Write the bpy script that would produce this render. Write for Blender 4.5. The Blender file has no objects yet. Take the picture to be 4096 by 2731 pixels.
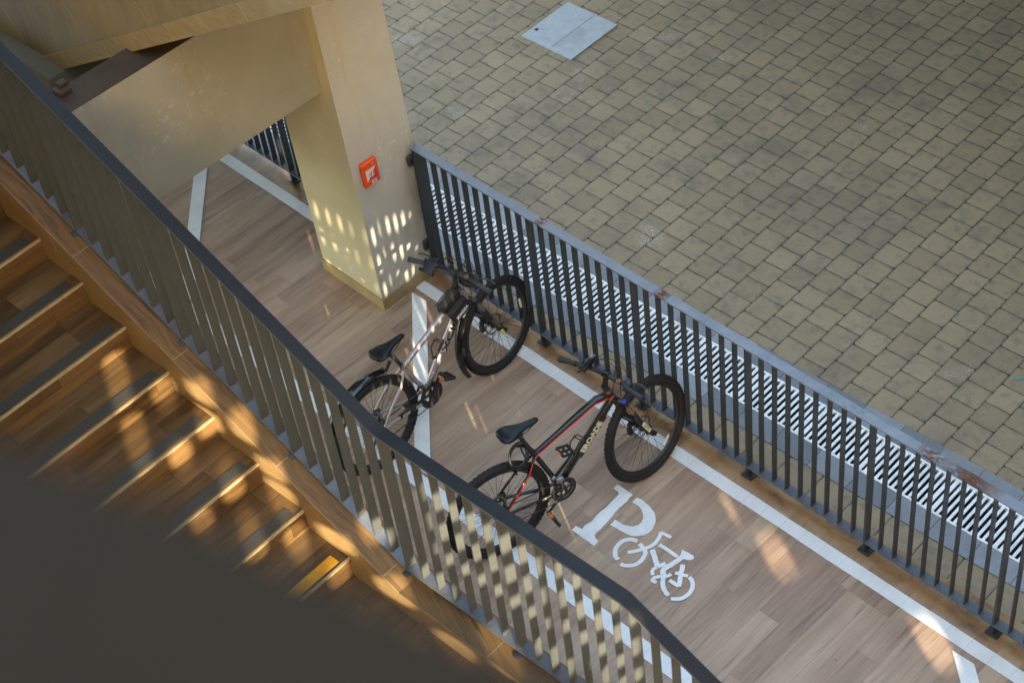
import bpy, bmesh, math, random
from mathutils import Vector, Matrix, Euler
from mathutils.geometry import tessellate_polygon
random.seed(7)
sc = bpy.context.scene
COL = sc.collection
R = math.radians
V = Vector

# ------------------------------------------------------------------ materials
class NT:
    def __init__(s, name):
        s.m = bpy.data.materials.new(name); s.m.use_nodes = True
        s.t = s.m.node_tree; s.t.nodes.clear()
        s.out = s.t.nodes.new('ShaderNodeOutputMaterial')
        s.b = s.t.nodes.new('ShaderNodeBsdfPrincipled')
        s.t.links.new(s.b.outputs[0], s.out.inputs[0])
    def n(s, typ, **kw):
        nd = s.t.nodes.new(typ)
        for k, v in kw.items(): setattr(nd, k, v)
        return nd
    def put(s, sock, v):
        if v is None: return
        if isinstance(v, bpy.types.NodeSocket): s.t.links.new(v, sock)
        elif isinstance(v, (tuple, list)):
            sock.default_value = tuple(v) if len(v) == len(sock.default_value) else tuple(v) + (1,)
        else: sock.default_value = v
    def math(s, op, a, b=None, c=None, clamp=False):
        nd = s.n('ShaderNodeMath', operation=op, use_clamp=clamp)
        for i, v in enumerate((a, b, c)): s.put(nd.inputs[i], v) if v is not None else None
        return nd.outputs[0]
    def pos(s):
        return s.n('ShaderNodeNewGeometry').outputs['Position']
    def xyz(s, v=None):
        nd = s.n('ShaderNodeSeparateXYZ'); s.put(nd.inputs[0], v or s.pos()); return nd.outputs
    def comb(s, x, y, z=0.0):
        nd = s.n('ShaderNodeCombineXYZ')
        for i, v in enumerate((x, y, z)): s.put(nd.inputs[i], v)
        return nd.outputs[0]
    def noise(s, vec, scale, detail=4, rough=.55, dist=0.0, dim='3D'):
        nd = s.n('ShaderNodeTexNoise', noise_dimensions=dim)
        s.put(nd.inputs['Vector'], vec); nd.inputs['Scale'].default_value = scale
        nd.inputs['Detail'].default_value = detail; nd.inputs['Roughness'].default_value = rough
        nd.inputs['Distortion'].default_value = dist
        return nd.outputs['Fac']
    def white(s, vec):
        nd = s.n('ShaderNodeTexWhiteNoise', noise_dimensions='3D'); s.put(nd.inputs['Vector'], vec)
        return nd.outputs
    def ramp(s, fac, stops, interp='LINEAR'):
        nd = s.n('ShaderNodeValToRGB'); cr = nd.color_ramp; cr.interpolation = interp
        while len(cr.elements) < len(stops): cr.elements.new(.5)
        for e, (p, c) in zip(cr.elements, stops):
            e.position = p; e.color = tuple(c) + (1,) if len(c) == 3 else c
        s.put(nd.inputs[0], fac); return nd.outputs[0]
    def mix(s, fac, a, b, mode='MIX'):
        nd = s.n('ShaderNodeMix', data_type='RGBA', blend_type=mode)
        s.put(nd.inputs[0], fac); s.put(nd.inputs[6], a); s.put(nd.inputs[7], b); return nd.outputs[2]
    def map(s, v, a, b, c, d):
        nd = s.n('ShaderNodeMapRange'); s.put(nd.inputs[0], v)
        for i, q in enumerate((a, b, c, d)): nd.inputs[i + 1].default_value = q
        return nd.outputs[0]
    def bump(s, h, strength=.3, dist=.01):
        nd = s.n('ShaderNodeBump'); nd.inputs['Strength'].default_value = strength
        nd.inputs['Distance'].default_value = dist; s.put(nd.inputs['Height'], h)
        s.put(s.b.inputs['Normal'], nd.outputs[0])
    def fin(s, col=None, rough=None, metal=None, spec=None):
        s.put(s.b.inputs['Base Color'], col); s.put(s.b.inputs['Roughness'], rough)
        s.put(s.b.inputs['Metallic'], metal); s.put(s.b.inputs['Specular IOR Level'], spec)
        return s.m

def simple(name, col, rough=.5, metal=0.0, var=.12, scale=30, bump=0.0, spec=.5):
    n = NT(name); f = n.noise(n.pos(), scale, 5, .6)
    lo = tuple(c * (1 - var) for c in col); hi = tuple(min(1, c * (1 + var)) for c in col)
    c = n.ramp(f, [(.3, lo), (.7, hi)])
    r = n.map(f, .3, .7, max(.03, rough - .06), min(1, rough + .06))
    if bump: n.bump(f, bump, .004)
    return n.fin(c, r, metal, spec)

def plank_mat(name, x0, w, L, stops, grout, rough=.42, dark=(.08, .055, .04), edge=False, ang=0.0, spec=.5, wrap=False):
    """wood-look porcelain planks running along Y: w wide, L long, random end joints"""
    n = NT(name); p = n.xyz()
    c, s = math.cos(ang), math.sin(ang)
    X = n.math('ADD', n.math('MULTIPLY', p[0], c), n.math('MULTIPLY', p[1], s))
    Y = n.math('ADD', n.math('MULTIPLY', p[0], -s), n.math('MULTIPLY', p[1], c))
    if wrap: X = n.math('SUBTRACT', X, p[2])
    xr = n.math('DIVIDE', n.math('SUBTRACT', X, x0), w)
    row = n.math('FLOOR', xr); fx = n.math('SUBTRACT', xr, row)
    off = n.white(n.comb(row, 3.7, 1.1))[0]
    off = n.math('DIVIDE', n.math('FLOOR', n.math('MULTIPLY', off, 6.0)), 6.0)
    yr = n.math('ADD', n.math('DIVIDE', Y, L), off)
    idx = n.math('FLOOR', yr); fy = n.math('SUBTRACT', yr, idx)
    ident = n.comb(row, idx, 5.3)
    rnd = n.white(ident)[0]; rnd2 = n.white(n.comb(idx, row, 9.1))[0]
    shift = n.math('MULTIPLY', rnd, 37.0)
    wob = n.noise(n.comb(n.math('MULTIPLY', X, 3.0), n.math('MULTIPLY', Y, 1.4), shift), 1.6, 3, .5)
    gx = n.math('ADD', X, n.math('MULTIPLY', wob, .05))
    grain = n.noise(n.comb(n.math('MULTIPLY', gx, 34.0), n.math('MULTIPLY', Y, 1.9), shift), 1.0, 5, .62, .6)
    fine = n.noise(n.comb(n.math('MULTIPLY', gx, 160.0), n.math('MULTIPLY', Y, 5.0), shift), 1.0, 3, .6)
    broad = n.noise(n.comb(n.math('MULTIPLY', gx, 9.0), n.math('MULTIPLY', Y, .9), shift), 1.0, 2, .5)
    f = n.math('ADD', n.math('MULTIPLY', grain, .50), n.math('MULTIPLY', broad, .45))
    f = n.math('SUBTRACT', f, .05)
    f = n.math('ADD', f, n.math('MULTIPLY', fine, .15))
    f = n.math('ADD', f, n.math('MULTIPLY', n.math('SUBTRACT', rnd2, .5), .24))
    col = n.ramp(f, stops)
    # dark cathedral streaks
    st = n.math('MULTIPLY', n.map(grain, .40, .30, 0, 1), .48)
    col = n.mix(st, col, dark)
    if edge:   # dirty, ochre band beside the fence
        e = n.map(Y, -.125, -.04, 0, 1)
        blot = n.noise(n.comb(n.math('MULTIPLY', X, 2.2), n.math('MULTIPLY', Y, 4.0), 2.0), 1.5, 4, .6)
        oc = n.ramp(blot, [(.36, (.085, .044, .020)), (.46, (.25, .125, .042)), (.56, (.34, .185, .066)), (.68, (.40, .27, .15))])
        col = n.mix(n.math('MULTIPLY', e, .88), col, oc)
    dirt = n.noise(n.pos(), 1.3, 5, .65)
    col = n.mix(n.map(dirt, .42, .75, 0, .45), col, n.mix(1.0, col, (.62, .55, .48), 'MULTIPLY'))
    ex = n.math('MULTIPLY', n.math('MINIMUM', fx, n.math('SUBTRACT', 1.0, fx)), w)
    ey = n.math('MULTIPLY', n.math('MINIMUM', fy, n.math('SUBTRACT', 1.0, fy)), L)
    d = n.math('MINIMUM', ex, ey)
    g = n.map(d, .0010, .0026, 1, 0)
    gcol = n.mix(n.noise(n.pos(), 9, 3), grout, tuple(q * .55 for q in grout))
    col = n.mix(n.math('MULTIPLY', g, .85), col, gcol)
    h = n.math('ADD', n.map(d, 0, .004, 0, 1), n.math('MULTIPLY', fine, .12))
    h = n.math('ADD', h, n.math('MULTIPLY', n.math('MULTIPLY', rnd, fx), .25))
    n.bump(h, .35, .002)
    r = n.map(grain, .3, .7, rough - .07, rough + .13)
    return n.fin(col, r, 0, spec)

def paver_mat(name, x0, q, y0, L, stagger=True):
    n = NT(name); p = n.xyz(); a = PA
    X = n.math('ADD', n.math('MULTIPLY', p[0], math.cos(a)), n.math('MULTIPLY', p[1], math.sin(a)))
    Y = n.math('ADD', n.math('MULTIPLY', p[0], -math.sin(a)), n.math('MULTIPLY', p[1], math.cos(a)))
    w1 = n.noise(n.comb(X, Y, 0.0), 14, 3, .6); w2 = n.noise(n.comb(X, Y, 7.0), 14, 3, .6)
    X = n.math('ADD', X, n.math('MULTIPLY', n.math('SUBTRACT', w1, .5), .012))
    Y = n.math('ADD', Y, n.math('MULTIPLY', n.math('SUBTRACT', w2, .5), .012))
    xr = n.math('DIVIDE', n.math('SUBTRACT', X, x0), q); row = n.math('FLOOR', xr)
    jit = n.math('MULTIPLY', n.math('SUBTRACT', n.white(n.comb(row, 2.2, 8.1))[0], .5), .07)
    par = n.math('SUBTRACT', 1.0, n.math('ABSOLUTE', n.math('MODULO', row, 2.0)))
    yr = n.math('DIVIDE', n.math('SUBTRACT', Y, y0), L)
    if stagger: yr = n.math('ADD', n.math('ADD', yr, n.math('MULTIPLY', par, .5)), jit)
    idx = n.math('FLOOR', yr)
    u = n.math('MULTIPLY', n.math('SUBTRACT', n.math('SUBTRACT', xr, row), .5), q)
    v = n.math('MULTIPLY', n.math('SUBTRACT', n.math('SUBTRACT', yr, idx), .5), L)
    rnd = n.white(n.comb(row, idx, 1.7)); r0 = rnd[0]
    sub = n.xyz(rnd[1])
    rad = .017; joint = .0024
    au = n.math('MAXIMUM', n.math('SUBTRACT', n.math('ABSOLUTE', u), q / 2 - joint - rad), 0.0)
    av = n.math('MAXIMUM', n.math('SUBTRACT', n.math('ABSOLUTE', v), L / 2 - joint - rad), 0.0)
    d = n.math('SUBTRACT', n.math('SQRT', n.math('ADD', n.math('MULTIPLY', au, au), n.math('MULTIPLY', av, av))), rad)
    jv = n.math('MULTIPLY', n.math('SUBTRACT', n.noise(n.comb(X, Y, 13.0), 9, 3, .6), .5), .010)
    gmask = n.map(n.math('ADD', d, jv), -.0020, .0014, 0, 1)
    edge = n.map(d, -.022, 0, 0, 1)
    pc = n.comb(X, Y, n.math('MULTIPLY', r0, 9.0))
    f1 = n.noise(pc, 11, 5, .65); f2 = n.noise(pc, 46, 4, .7); f3 = n.noise(n.comb(X, Y, 3.0), .55, 4, .6)
    base = n.ramp(n.math('ADD', n.math('MULTIPLY', r0, .55), n.math('MULTIPLY', f1, .45)),
                  [(.15, (.232, .175, .105)), (.5, (.266, .203, .122)), (.85, (.30, .230, .140))])
    base = n.mix(n.map(f1, .50, .80, 0, .80), base, (.105, .092, .076))
    base = n.mix(n.map(f2, .58, .70, 0, .45), base, (.34, .30, .24))
    sp_ = n.noise(n.comb(X, Y, 21.0), 1.9, 3, .6)
    base = n.mix(n.math('MULTIPLY', n.map(sp_, .64, .70, 0, .8), n.map(n.noise(n.comb(X, Y, 5.0), 85, 3, .7), .50, .62, 0, 1)), base, (.52, .49, .43))
    base = n.mix(n.map(n.noise(n.comb(X, Y, 31.0), 2.6, 5, .7), .52, .74, 0, .55), base, (.085, .078, .07))
    base = n.mix(n.map(n.noise(n.comb(X, Y, 11.0), 240, 2, .5), .70, .78, 0, .6), base, (.5, .48, .44))
    base = n.mix(n.map(f3, .45, .72, 0, .55), base, n.mix(1.0, base, (.60, .64, .68), 'MULTIPLY'))
    base = n.mix(n.math('MULTIPLY', edge, .30), base, n.mix(1.0, base, (.5, .46, .42), 'MULTIPLY'))
    jd = n.noise(n.comb(X, Y, 0.0), 20, 3)
    jc = n.ramp(jd, [(.3, (.014, .012, .009)), (.7, (.045, .037, .029))])
    col = n.mix(gmask, base, jc)
    h = n.math('ADD', n.map(d, -.010, .002, 1, 0), n.math('MULTIPLY', f2, .18))
    tilt = n.math('ADD', n.math('MULTIPLY', n.math('SUBTRACT', sub[0], .5), n.math('DIVIDE', u, q)),
                  n.math('MULTIPLY', n.math('SUBTRACT', sub[1], .5), n.math('DIVIDE', v, L)))
    h = n.math('ADD', h, n.math('MULTIPLY', tilt, .6))
    n.bump(h, .55, .004)
    return n.fin(col, n.map(f1, .3, .7, .62, .85), 0, .4)

def stone_mat(name, pitch):
    n = NT(name); p = n.xyz(); a = PA
    X = n.math('ADD', n.math('MULTIPLY', p[0], math.cos(a)), n.math('MULTIPLY', p[1], math.sin(a)))
    xr = n.math('DIVIDE', X, pitch); row = n.math('FLOOR', xr); fx = n.math('SUBTRACT', xr, row)
    r0 = n.white(n.comb(row, 4.0, 1.0))[0]
    sp = n.noise(n.pos(), 210, 3, .7); bl = n.noise(n.pos(), 6, 5, .6)
    col = n.ramp(n.math('ADD', n.math('MULTIPLY', sp, .75), n.math('MULTIPLY', r0, .25)),
                 [(.30, (.11, .12, .13)), (.52, (.20, .215, .23)), (.72, (.36, .375, .39))])
    col = n.mix(n.map(bl, .45, .75, 0, .5), col, (.12, .115, .105))
    d = n.math('MULTIPLY', n.math('MINIMUM', fx, n.math('SUBTRACT', 1.0, fx)), pitch)
    col = n.mix(n.map(d, .001, .003, 1, 0), col, (.03, .03, .03))
    n.bump(sp, .15, .002)
    return n.fin(col, .7, 0, .4)

PA = R(2.0131)
SKY, SUN, WB = 2.3, 19.0, (1.0, .925, .82, 1)


def make_mats():
    M = {}
    M['planks'] = plank_mat('walkway_planks', 2.8841, .15288, .92,
        [(.22, (.175, .110, .076)), (.38, (.275, .181, .122)), (.50, (.35, .240, .163)), (.62, (.415, .295, .203)), (.80, (.49, .368, .26))],
        (.30, .225, .14), .46, (.105, .08, .068), edge=True)
    M['stair_wood'] = plank_mat('stair_wood_tile', 1.70, .1795, .82,
        [(.25, (.046, .024, .008)), (.42, (.098, .053, .018)), (.55, (.142, .080, .029)), (.70, (.195, .114, .045)), (.85, (.26, .165, .073))],
        (.03, .016, .006), .38, (.05, .022, .007), ang=ST, wrap=True)
    n = NT('kerb_wood_tile'); p = n.xyz()
    X = n.math('ADD', n.math('MULTIPLY', p[0], math.cos(ST)), n.math('MULTIPLY', p[1], math.sin(ST)))
    Y = n.math('ADD', n.math('MULTIPLY', p[0], -math.sin(ST)), n.math('MULTIPLY', p[1], math.cos(ST)))
    xr = n.math('DIVIDE', n.math('SUBTRACT', X, 1.98), .82); row = n.math('FLOOR', xr); fx = n.math('SUBTRACT', xr, row)
    rr = n.math('MULTIPLY', n.white(n.comb(row, 1.0, 2.0))[0], 20.0)
    zz = n.math('ADD', n.math('MULTIPLY', Y, 1.0), n.math('ADD', p[2], n.math('MULTIPLY', X, .458)))
    wv = n.noise(n.comb(n.math('MULTIPLY', X, 1.6), n.math('MULTIPLY', zz, 4.0), rr), 1.5, 3)
    g = n.noise(n.comb(n.math('MULTIPLY', X, 2.4), n.math('ADD', n.math('MULTIPLY', zz, 42.0), n.math('MULTIPLY', wv, 7.0)), rr), 1.0, 5, .6, .5)
    c = n.ramp(g, [(.28, (.085, .044, .013)), (.45, (.15, .083, .026)), (.6, (.195, .112, .038)), (.78, (.245, .148, .056))])
    d = n.math('MULTIPLY', n.math('MINIMUM', fx, n.math('SUBTRACT', 1.0, fx)), .82)
    c = n.mix(n.map(d, .001, .003, .8, 0), c, (.42, .29, .14))
    n.bump(g, .12, .002)
    M['kerb_wood'] = n.fin(c, .45, 0, .4)
    M['step_edge'] = simple('step_edge_highlight', (.46, .34, .18), .5, 0, .15, 14)
    M['honey'] = simple('honey_tile', (.30, .195, .085), .45, 0, .14, 9, 0, .4)
    M['paver'] = paver_mat('cobble_pavers', 2.0085, .1965, .869, .1962)
    M['paver_row'] = paver_mat('edge_paver_row', 2.09, .262, 0.0, .207, False)
    M['granite'] = stone_mat('granite_kerb', .30)
    # painted wall
    for key, nm, tone in (('render', 'painted_render', (1, 1, 1)), ('render_dim', 'shaded_painted_render', (.62, .61, .56))):  # second copy is darker: shade on the beam painted into its tone
        n = NT(nm); p = n.xyz()
        f = n.noise(n.pos(), 2.2, 5, .6); v = n.noise(n.comb(n.math('MULTIPLY', p[0], 9.0), n.math('MULTIPLY', p[1], 9.0), n.math('MULTIPLY', p[2], .9)), 1.0, 4, .6)
        c = n.ramp(f, [(.3, (.45, .45, .39)), (.7, (.52, .515, .45))])
        c = n.mix(n.map(v, .55, .78, 0, .5), c, (.43, .345, .20))
        sp = n.noise(n.pos(), 34, 2, .5); c = n.mix(n.map(sp, .76, .80, 0, .55), c, (.25, .19, .10))
        ch = n.noise(n.pos(), 22, 4, .7); ar = n.noise(n.pos(), 1.7, 2, .5)
        c = n.mix(n.math('MULTIPLY', n.map(ch, .56, .64, 0, .7), n.map(ar, .50, .62, 0, 1)), c, (.72, .68, .55))
        gr = n.noise(n.comb(n.math('MULTIPLY', p[0], 5.0), n.math('MULTIPLY', p[1], 5.0), n.math('MULTIPLY', p[2], 1.6)), 1.0, 5, .65)
        gm = n.math('MULTIPLY', n.map(p[1], -.20, .03, 0, 1), n.map(n.math('ABSOLUTE', n.math('SUBTRACT', p[2], .78)), .55, .15, 0, 1))
        c = n.mix(n.math('MULTIPLY', gm, n.map(gr, .40, .60, 0, .75)), c, (.20, .165, .12))
        rst = n.math('MULTIPLY', n.map(n.math('ABSOLUTE', n.math('SUBTRACT', p[1], .012)), .012, .004, 0, .7), n.map(p[2], 1.12, 1.0, 0, 1))
        c = n.mix(n.math('MULTIPLY', rst, n.map(gr, .35, .55, 0, 1)), c, (.36, .19, .05))
        lowdirt = n.map(p[2], .30, .05, 0, .35)
        c = n.mix(lowdirt, c, (.42, .34, .20)); n.bump(n.noise(n.pos(), 60, 3), .06, .003)
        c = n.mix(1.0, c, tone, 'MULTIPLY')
        M[key] = n.fin(c, .62, 0, .35)
    M['render_warm_lit'] = simple('warm_lit_render', (.47, .415, .265), .62, 0, .10, 2.6)  # warm bounce light painted into the colour of one column face
    M['shade_brown'] = simple('shaded_beam_top', (.050, .030, .016), .85, 0, .3, 6)  # shade under the upper stair painted in as dark brown
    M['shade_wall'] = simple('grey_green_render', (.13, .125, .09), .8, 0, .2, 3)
    n = NT('cladding_panels'); p = n.xyz()
    X = n.math('ADD', n.math('MULTIPLY', p[0], math.cos(UPT)), n.math('MULTIPLY', p[2], math.sin(UPT)))
    xr = n.math('DIVIDE', n.math('SUBTRACT', X, -.545), .92); fr = n.math('SUBTRACT', xr, n.math('FLOOR', xr))
    f = n.noise(n.comb(n.math('MULTIPLY', p[0], 2.0), p[1], n.math('MULTIPLY', p[2], 1.0)), 2.5, 5, .65)
    st = n.noise(n.comb(n.math('MULTIPLY', p[0], 16.0), 0.0, n.math('MULTIPLY', p[2], 1.5)), 1.0, 4, .6)
    c = n.ramp(n.math('ADD', n.math('MULTIPLY', f, .6), n.math('MULTIPLY', st, .4)), [(.3, (.12, .088, .038)), (.5, (.20, .152, .07)), (.72, (.27, .215, .11))])
    d = n.math('MULTIPLY', n.math('MINIMUM', fr, n.math('SUBTRACT', 1.0, fr)), .92)
    c = n.mix(n.map(d, .002, .005, .8, 0), c, (.36, .29, .15))
    M['clad'] = n.fin(c, .40, 0, .5)
    n = NT('fascia_tile'); p = n.xyz()
    X = n.math('ADD', n.math('MULTIPLY', p[0], math.cos(UPT)), n.math('MULTIPLY', p[2], math.sin(UPT)))
    xr = n.math('DIVIDE', n.math('SUBTRACT', X, -.33), .92); fr = n.math('SUBTRACT', xr, n.math('FLOOR', xr))
    d = n.math('MULTIPLY', n.math('MINIMUM', fr, n.math('SUBTRACT', 1.0, fr)), .92)
    f = n.noise(n.comb(n.math('MULTIPLY', X, 3.0), p[1], n.math('MULTIPLY', p[2], 8.0)), 3.0, 5, .65)
    c = n.ramp(f, [(.3, (.21, .145, .062)), (.7, (.31, .225, .105))])
    c = n.mix(n.map(d, .002, .005, .8, 0), c, (.42, .33, .17))
    M['fascia'] = n.fin(c, .5, 0, .4)
    n = NT('skirting_tile'); f = n.noise(n.pos(), 7, 5, .6)
    c = n.ramp(f, [(.3, (.27, .19, .085)), (.7, (.37, .275, .135))])
    M['skirt'] = n.fin(c, .4, 0, .5)
    # painted steel
    n = NT('dark_painted_steel'); f = n.noise(n.pos(), 20, 5, .6)
    M['steel'] = n.fin(n.ramp(f, [(.3, (.027, .029, .030)), (.7, (.040, .042, .043))]), n.map(f, .3, .7, .30, .44), 0, .5)
    n = NT('handrail_steel'); f = n.noise(n.pos(), 9, 5, .6)
    M['rail'] = n.fin(n.ramp(f, [(.3, (.012, .0125, .0135)), (.7, (.018, .0185, .020))]), n.map(f, .3, .7, .45, .58), 0, .22)
    n = NT('baluster_taupe_paint'); f = n.noise(n.pos(), 12, 5, .6)
    M['taupe'] = n.fin(n.ramp(f, [(.3, (.068, .074, .070)), (.7, (.084, .091, .086))]), n.map(f, .3, .7, .40, .52), 0, .35)
    n = NT('bottom_bar_paint'); f = n.noise(n.pos(), 14, 5, .65)
    M['bar'] = n.fin(n.ramp(f, [(.3, (.075, .085, .10)), (.65, (.11, .122, .14)), (.8, (.07, .07, .065))]), .32, 0, .5)
    # weathered top rail with rust
    n = NT('weathered_grey_steel'); p = n.xyz(); f = n.noise(n.pos(), 8, 6, .7); fl = n.noise(n.comb(n.math('MULTIPLY', p[0], 10.0), n.math('MULTIPLY', p[1], 30.0), p[2]), 1.5, 6, .7)
    c = n.ramp(f, [(.3, (.135, .150, .175)), (.55, (.18, .195, .22)), (.8, (.22, .23, .245))])
    c = n.mix(n.map(fl, .62, .68, 0, .45), c, (.20, .155, .09))
    msk = 0.0
    for xc, w, th in ((1.041, .040, .42), (2.093, .060, .40), (1.45, .30, .66), (3.62, .22, .60), (4.10, .10, .45), (4.36, .20, .36), (2.9, .4, .69)):
        g = n.math('SUBTRACT', 1.0, n.math('DIVIDE', n.math('ABSOLUTE', n.math('SUBTRACT', p[0], xc)), w), clamp=True)
        k = n.noise(n.comb(n.math('MULTIPLY', p[0], 12.0), n.math('MULTIPLY', p[1], 22.0), xc), 2.0, 5, .7)
        a_ = n.math('MULTIPLY', n.math('POWER', g, .5), n.map(k, th, th + .05, 0, 1))
        msk = n.math('MAXIMUM', msk, a_) if not isinstance(msk, float) else a_
    rc = n.ramp(n.noise(n.pos(), 70, 4, .7), [(.35, (.028, .011, .006)), (.52, (.085, .028, .010)), (.66, (.20, .065, .016)), (.78, (.42, .14, .03))])
    c = n.mix(msk, c, rc)
    st = n.noise(n.comb(n.math('MULTIPLY', p[0], 5.0), 0.0, 0.0), 1.0, 3)
    c = n.mix(n.map(st, .58, .75, 0, .3), c, (.28, .22, .13))
    n.bump(msk, .3, .003)
    M['toprail'] = n.fin(c, n.map(msk, 0, 1, .42, .85), 0, .5)
    n = NT('worn_white_paint'); p = n.xyz(); f = n.noise(n.pos(), 5, 5, .65); k = n.noise(n.pos(), 90, 4, .7)
    c = n.ramp(f, [(.3, (.66, .67, .66)), (.7, (.78, .79, .78))])
    xr = n.math('DIVIDE', n.math('SUBTRACT', p[0], 2.8841), .15288); fx = n.math('SUBTRACT', xr, n.math('FLOOR', xr))
    d = n.math('MULTIPLY', n.math('MINIMUM', fx, n.math('SUBTRACT', 1.0, fx)), .153)
    c = n.mix(n.map(d, .0008, .003, .38, 0), c, (.38, .36, .33))
    c = n.mix(n.map(k, .60, .72, 0, .6), c, (.40, .35, .30)); sm_ = n.noise(n.pos(), 2.3, 5, .7); c = n.mix(n.map(sm_, .52, .75, 0, .45), c, (.45, .42, .38))
    M['white'] = n.fin(c, .55, 0, .4)
    n = NT('white_grate'); f = n.noise(n.pos(), 9, 5, .7); k = n.noise(n.pos(), 120, 3, .6)
    c = n.ramp(f, [(.32, (.58, .60, .59)), (.55, (.78, .80, .80)), (.7, (.84, .86, .86))]); c = n.mix(n.map(k, .62, .72, 0, .5), c, (.42, .38, .30))
    M['grate'] = n.fin(c, .42, 0, .5)
    M['pit'] = simple('trench_dark', (.006, .006, .006), .9)
    n = NT('concrete_cover'); f = n.noise(n.pos(), 9, 6, .7); k = n.noise(n.pos(), 60, 3, .6)
    c = n.ramp(f, [(.3, (.30, .325, .345)), (.7, (.38, .405, .425))]); c = n.mix(n.map(k, .62, .70, 0, .6), c, (.15, .165, .165))
    c = n.mix(n.map(n.noise(n.pos(), 3.1, 3), .56, .7, 0, .4), c, (.2, .22, .215))
    M['cover'] = n.fin(c, .8, 0, .3)
    M['parapet'] = simple('dark_brown_parapet', (.022, .0158, .0108), .9, 0, .22, 2.2, 0, .02)
    n = NT('added_screen_panel'); f = n.noise(n.pos(), 1.5, 3)
    n.fin(n.ramp(f, [(.3, (.20, .185, .16)), (.7, (.26, .24, .21))]), .8, 0, .2)
    tr = n.n('ShaderNodeBsdfTranslucent'); tr.inputs[0].default_value = (.95, .70, .34, 1)
    mx = n.n('ShaderNodeMixShader'); mx.inputs[0].default_value = .03  # small translucent share adds a warm glow to the unseen screen
    n.t.links.new(n.b.outputs[0], mx.inputs[1]); n.t.links.new(tr.outputs[0], mx.inputs[2]); n.t.links.new(mx.outputs[0], n.out.inputs[0])
    M['screen'] = n.m
    M['blocker_grey'] = simple('blocker_grey_paint', (.12, .145, .17), .8, 0, .1, 1)  # cool grey for the added light blockers, tinted to cool their bounce
    M['ground'] = simple('bare_ground', (.20, .17, .13), .9, 0, .2, 2)
    M['nosing'] = simple('grey_nosing_strip', (.055, .052, .042), .6, 0, .12, 60, .1)
    M['yellow_nosing'] = simple('yellow_nosing_strip', (.72, .36, .01), .5, 0, .08, 40, .1)
    M['orange'] = simple('orange_plastic', (.80, .085, .008), .35, 0, .04, 15)
    M['red'] = simple('red_label', (.56, .028, .02), .4)
    M['label_white'] = simple('label_white', (.74, .72, .68), .5, 0, .04)
    M['pink'] = simple('label_pink', (.70, .36, .33), .5, 0, .04)
    M['black_ink'] = simple('black_ink', (.012, .012, .012), .5)
    M['grey_ink'] = simple('grey_ink', (.28, .27, .25), .5)
    n = NT('tyre_rubber'); f = n.noise(n.pos(), 60, 4, .6)
    n.bump(f, .2, .002); M['tyre'] = n.fin(n.ramp(f, [(.3, (.012, .012, .012)), (.7, (.022, .021, .020))]), .72, 0, .35)
    M['black'] = simple('gloss_black_paint', (.010, .010, .011), .18, 0, .1, 20)
    M['matt'] = simple('matt_black_plastic', (.017, .017, .018), .5, 0, .15, 40)
    M['grip'] = simple('grey_rubber_grip', (.045, .042, .042), .7, 0, .12, 80, .2)
    M['saddle'] = simple('black_vinyl', (.005, .006, .008), .40, 0, .15, 60, .03, .3)
    M['mauve'] = simple('mauve_grey_metallic', (.37, .325, .325), .34, .45, .06, 30)
    M['chrome'] = simple('brushed_alloy', (.62, .60, .57), .25, 1.0, .06, 40)
    M['alloy'] = simple('dull_alloy', (.33, .32, .31), .38, 1.0, .08, 40)
    M['chain'] = simple('oily_chain', (.055, .05, .045), .45, .8, .2, 200)
    M['bronze'] = simple('bronze_stanchion', (.44, .25, .11), .25, .9, .06, 40)
    M['red_stripe'] = simple('red_stripe', (.68, .018, .012), .3, 0, .05)
    M['cream'] = simple('cream_decal', (.66, .62, .46), .4, 0, .05)
    M['blue'] = simple('blue_anodised', (.06, .08, .42), .35, .3, .08)
    M['yellow'] = simple('yellow_sticker', (.80, .62, .02), .4, 0, .05)
    M['amber'] = simple('amber_reflector', (.70, .17, .01), .25, 0, .05)
    M['reflector'] = simple('clear_reflector', (.70, .68, .55), .25, 0, .08, 60)
    M['cloth'] = simple('black_nylon', (.018, .016, .014), .75, 0, .25, 90, .3)
    M['teal'] = simple('teal_scrap', (.05, .27, .25), .5)
    return M

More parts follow.
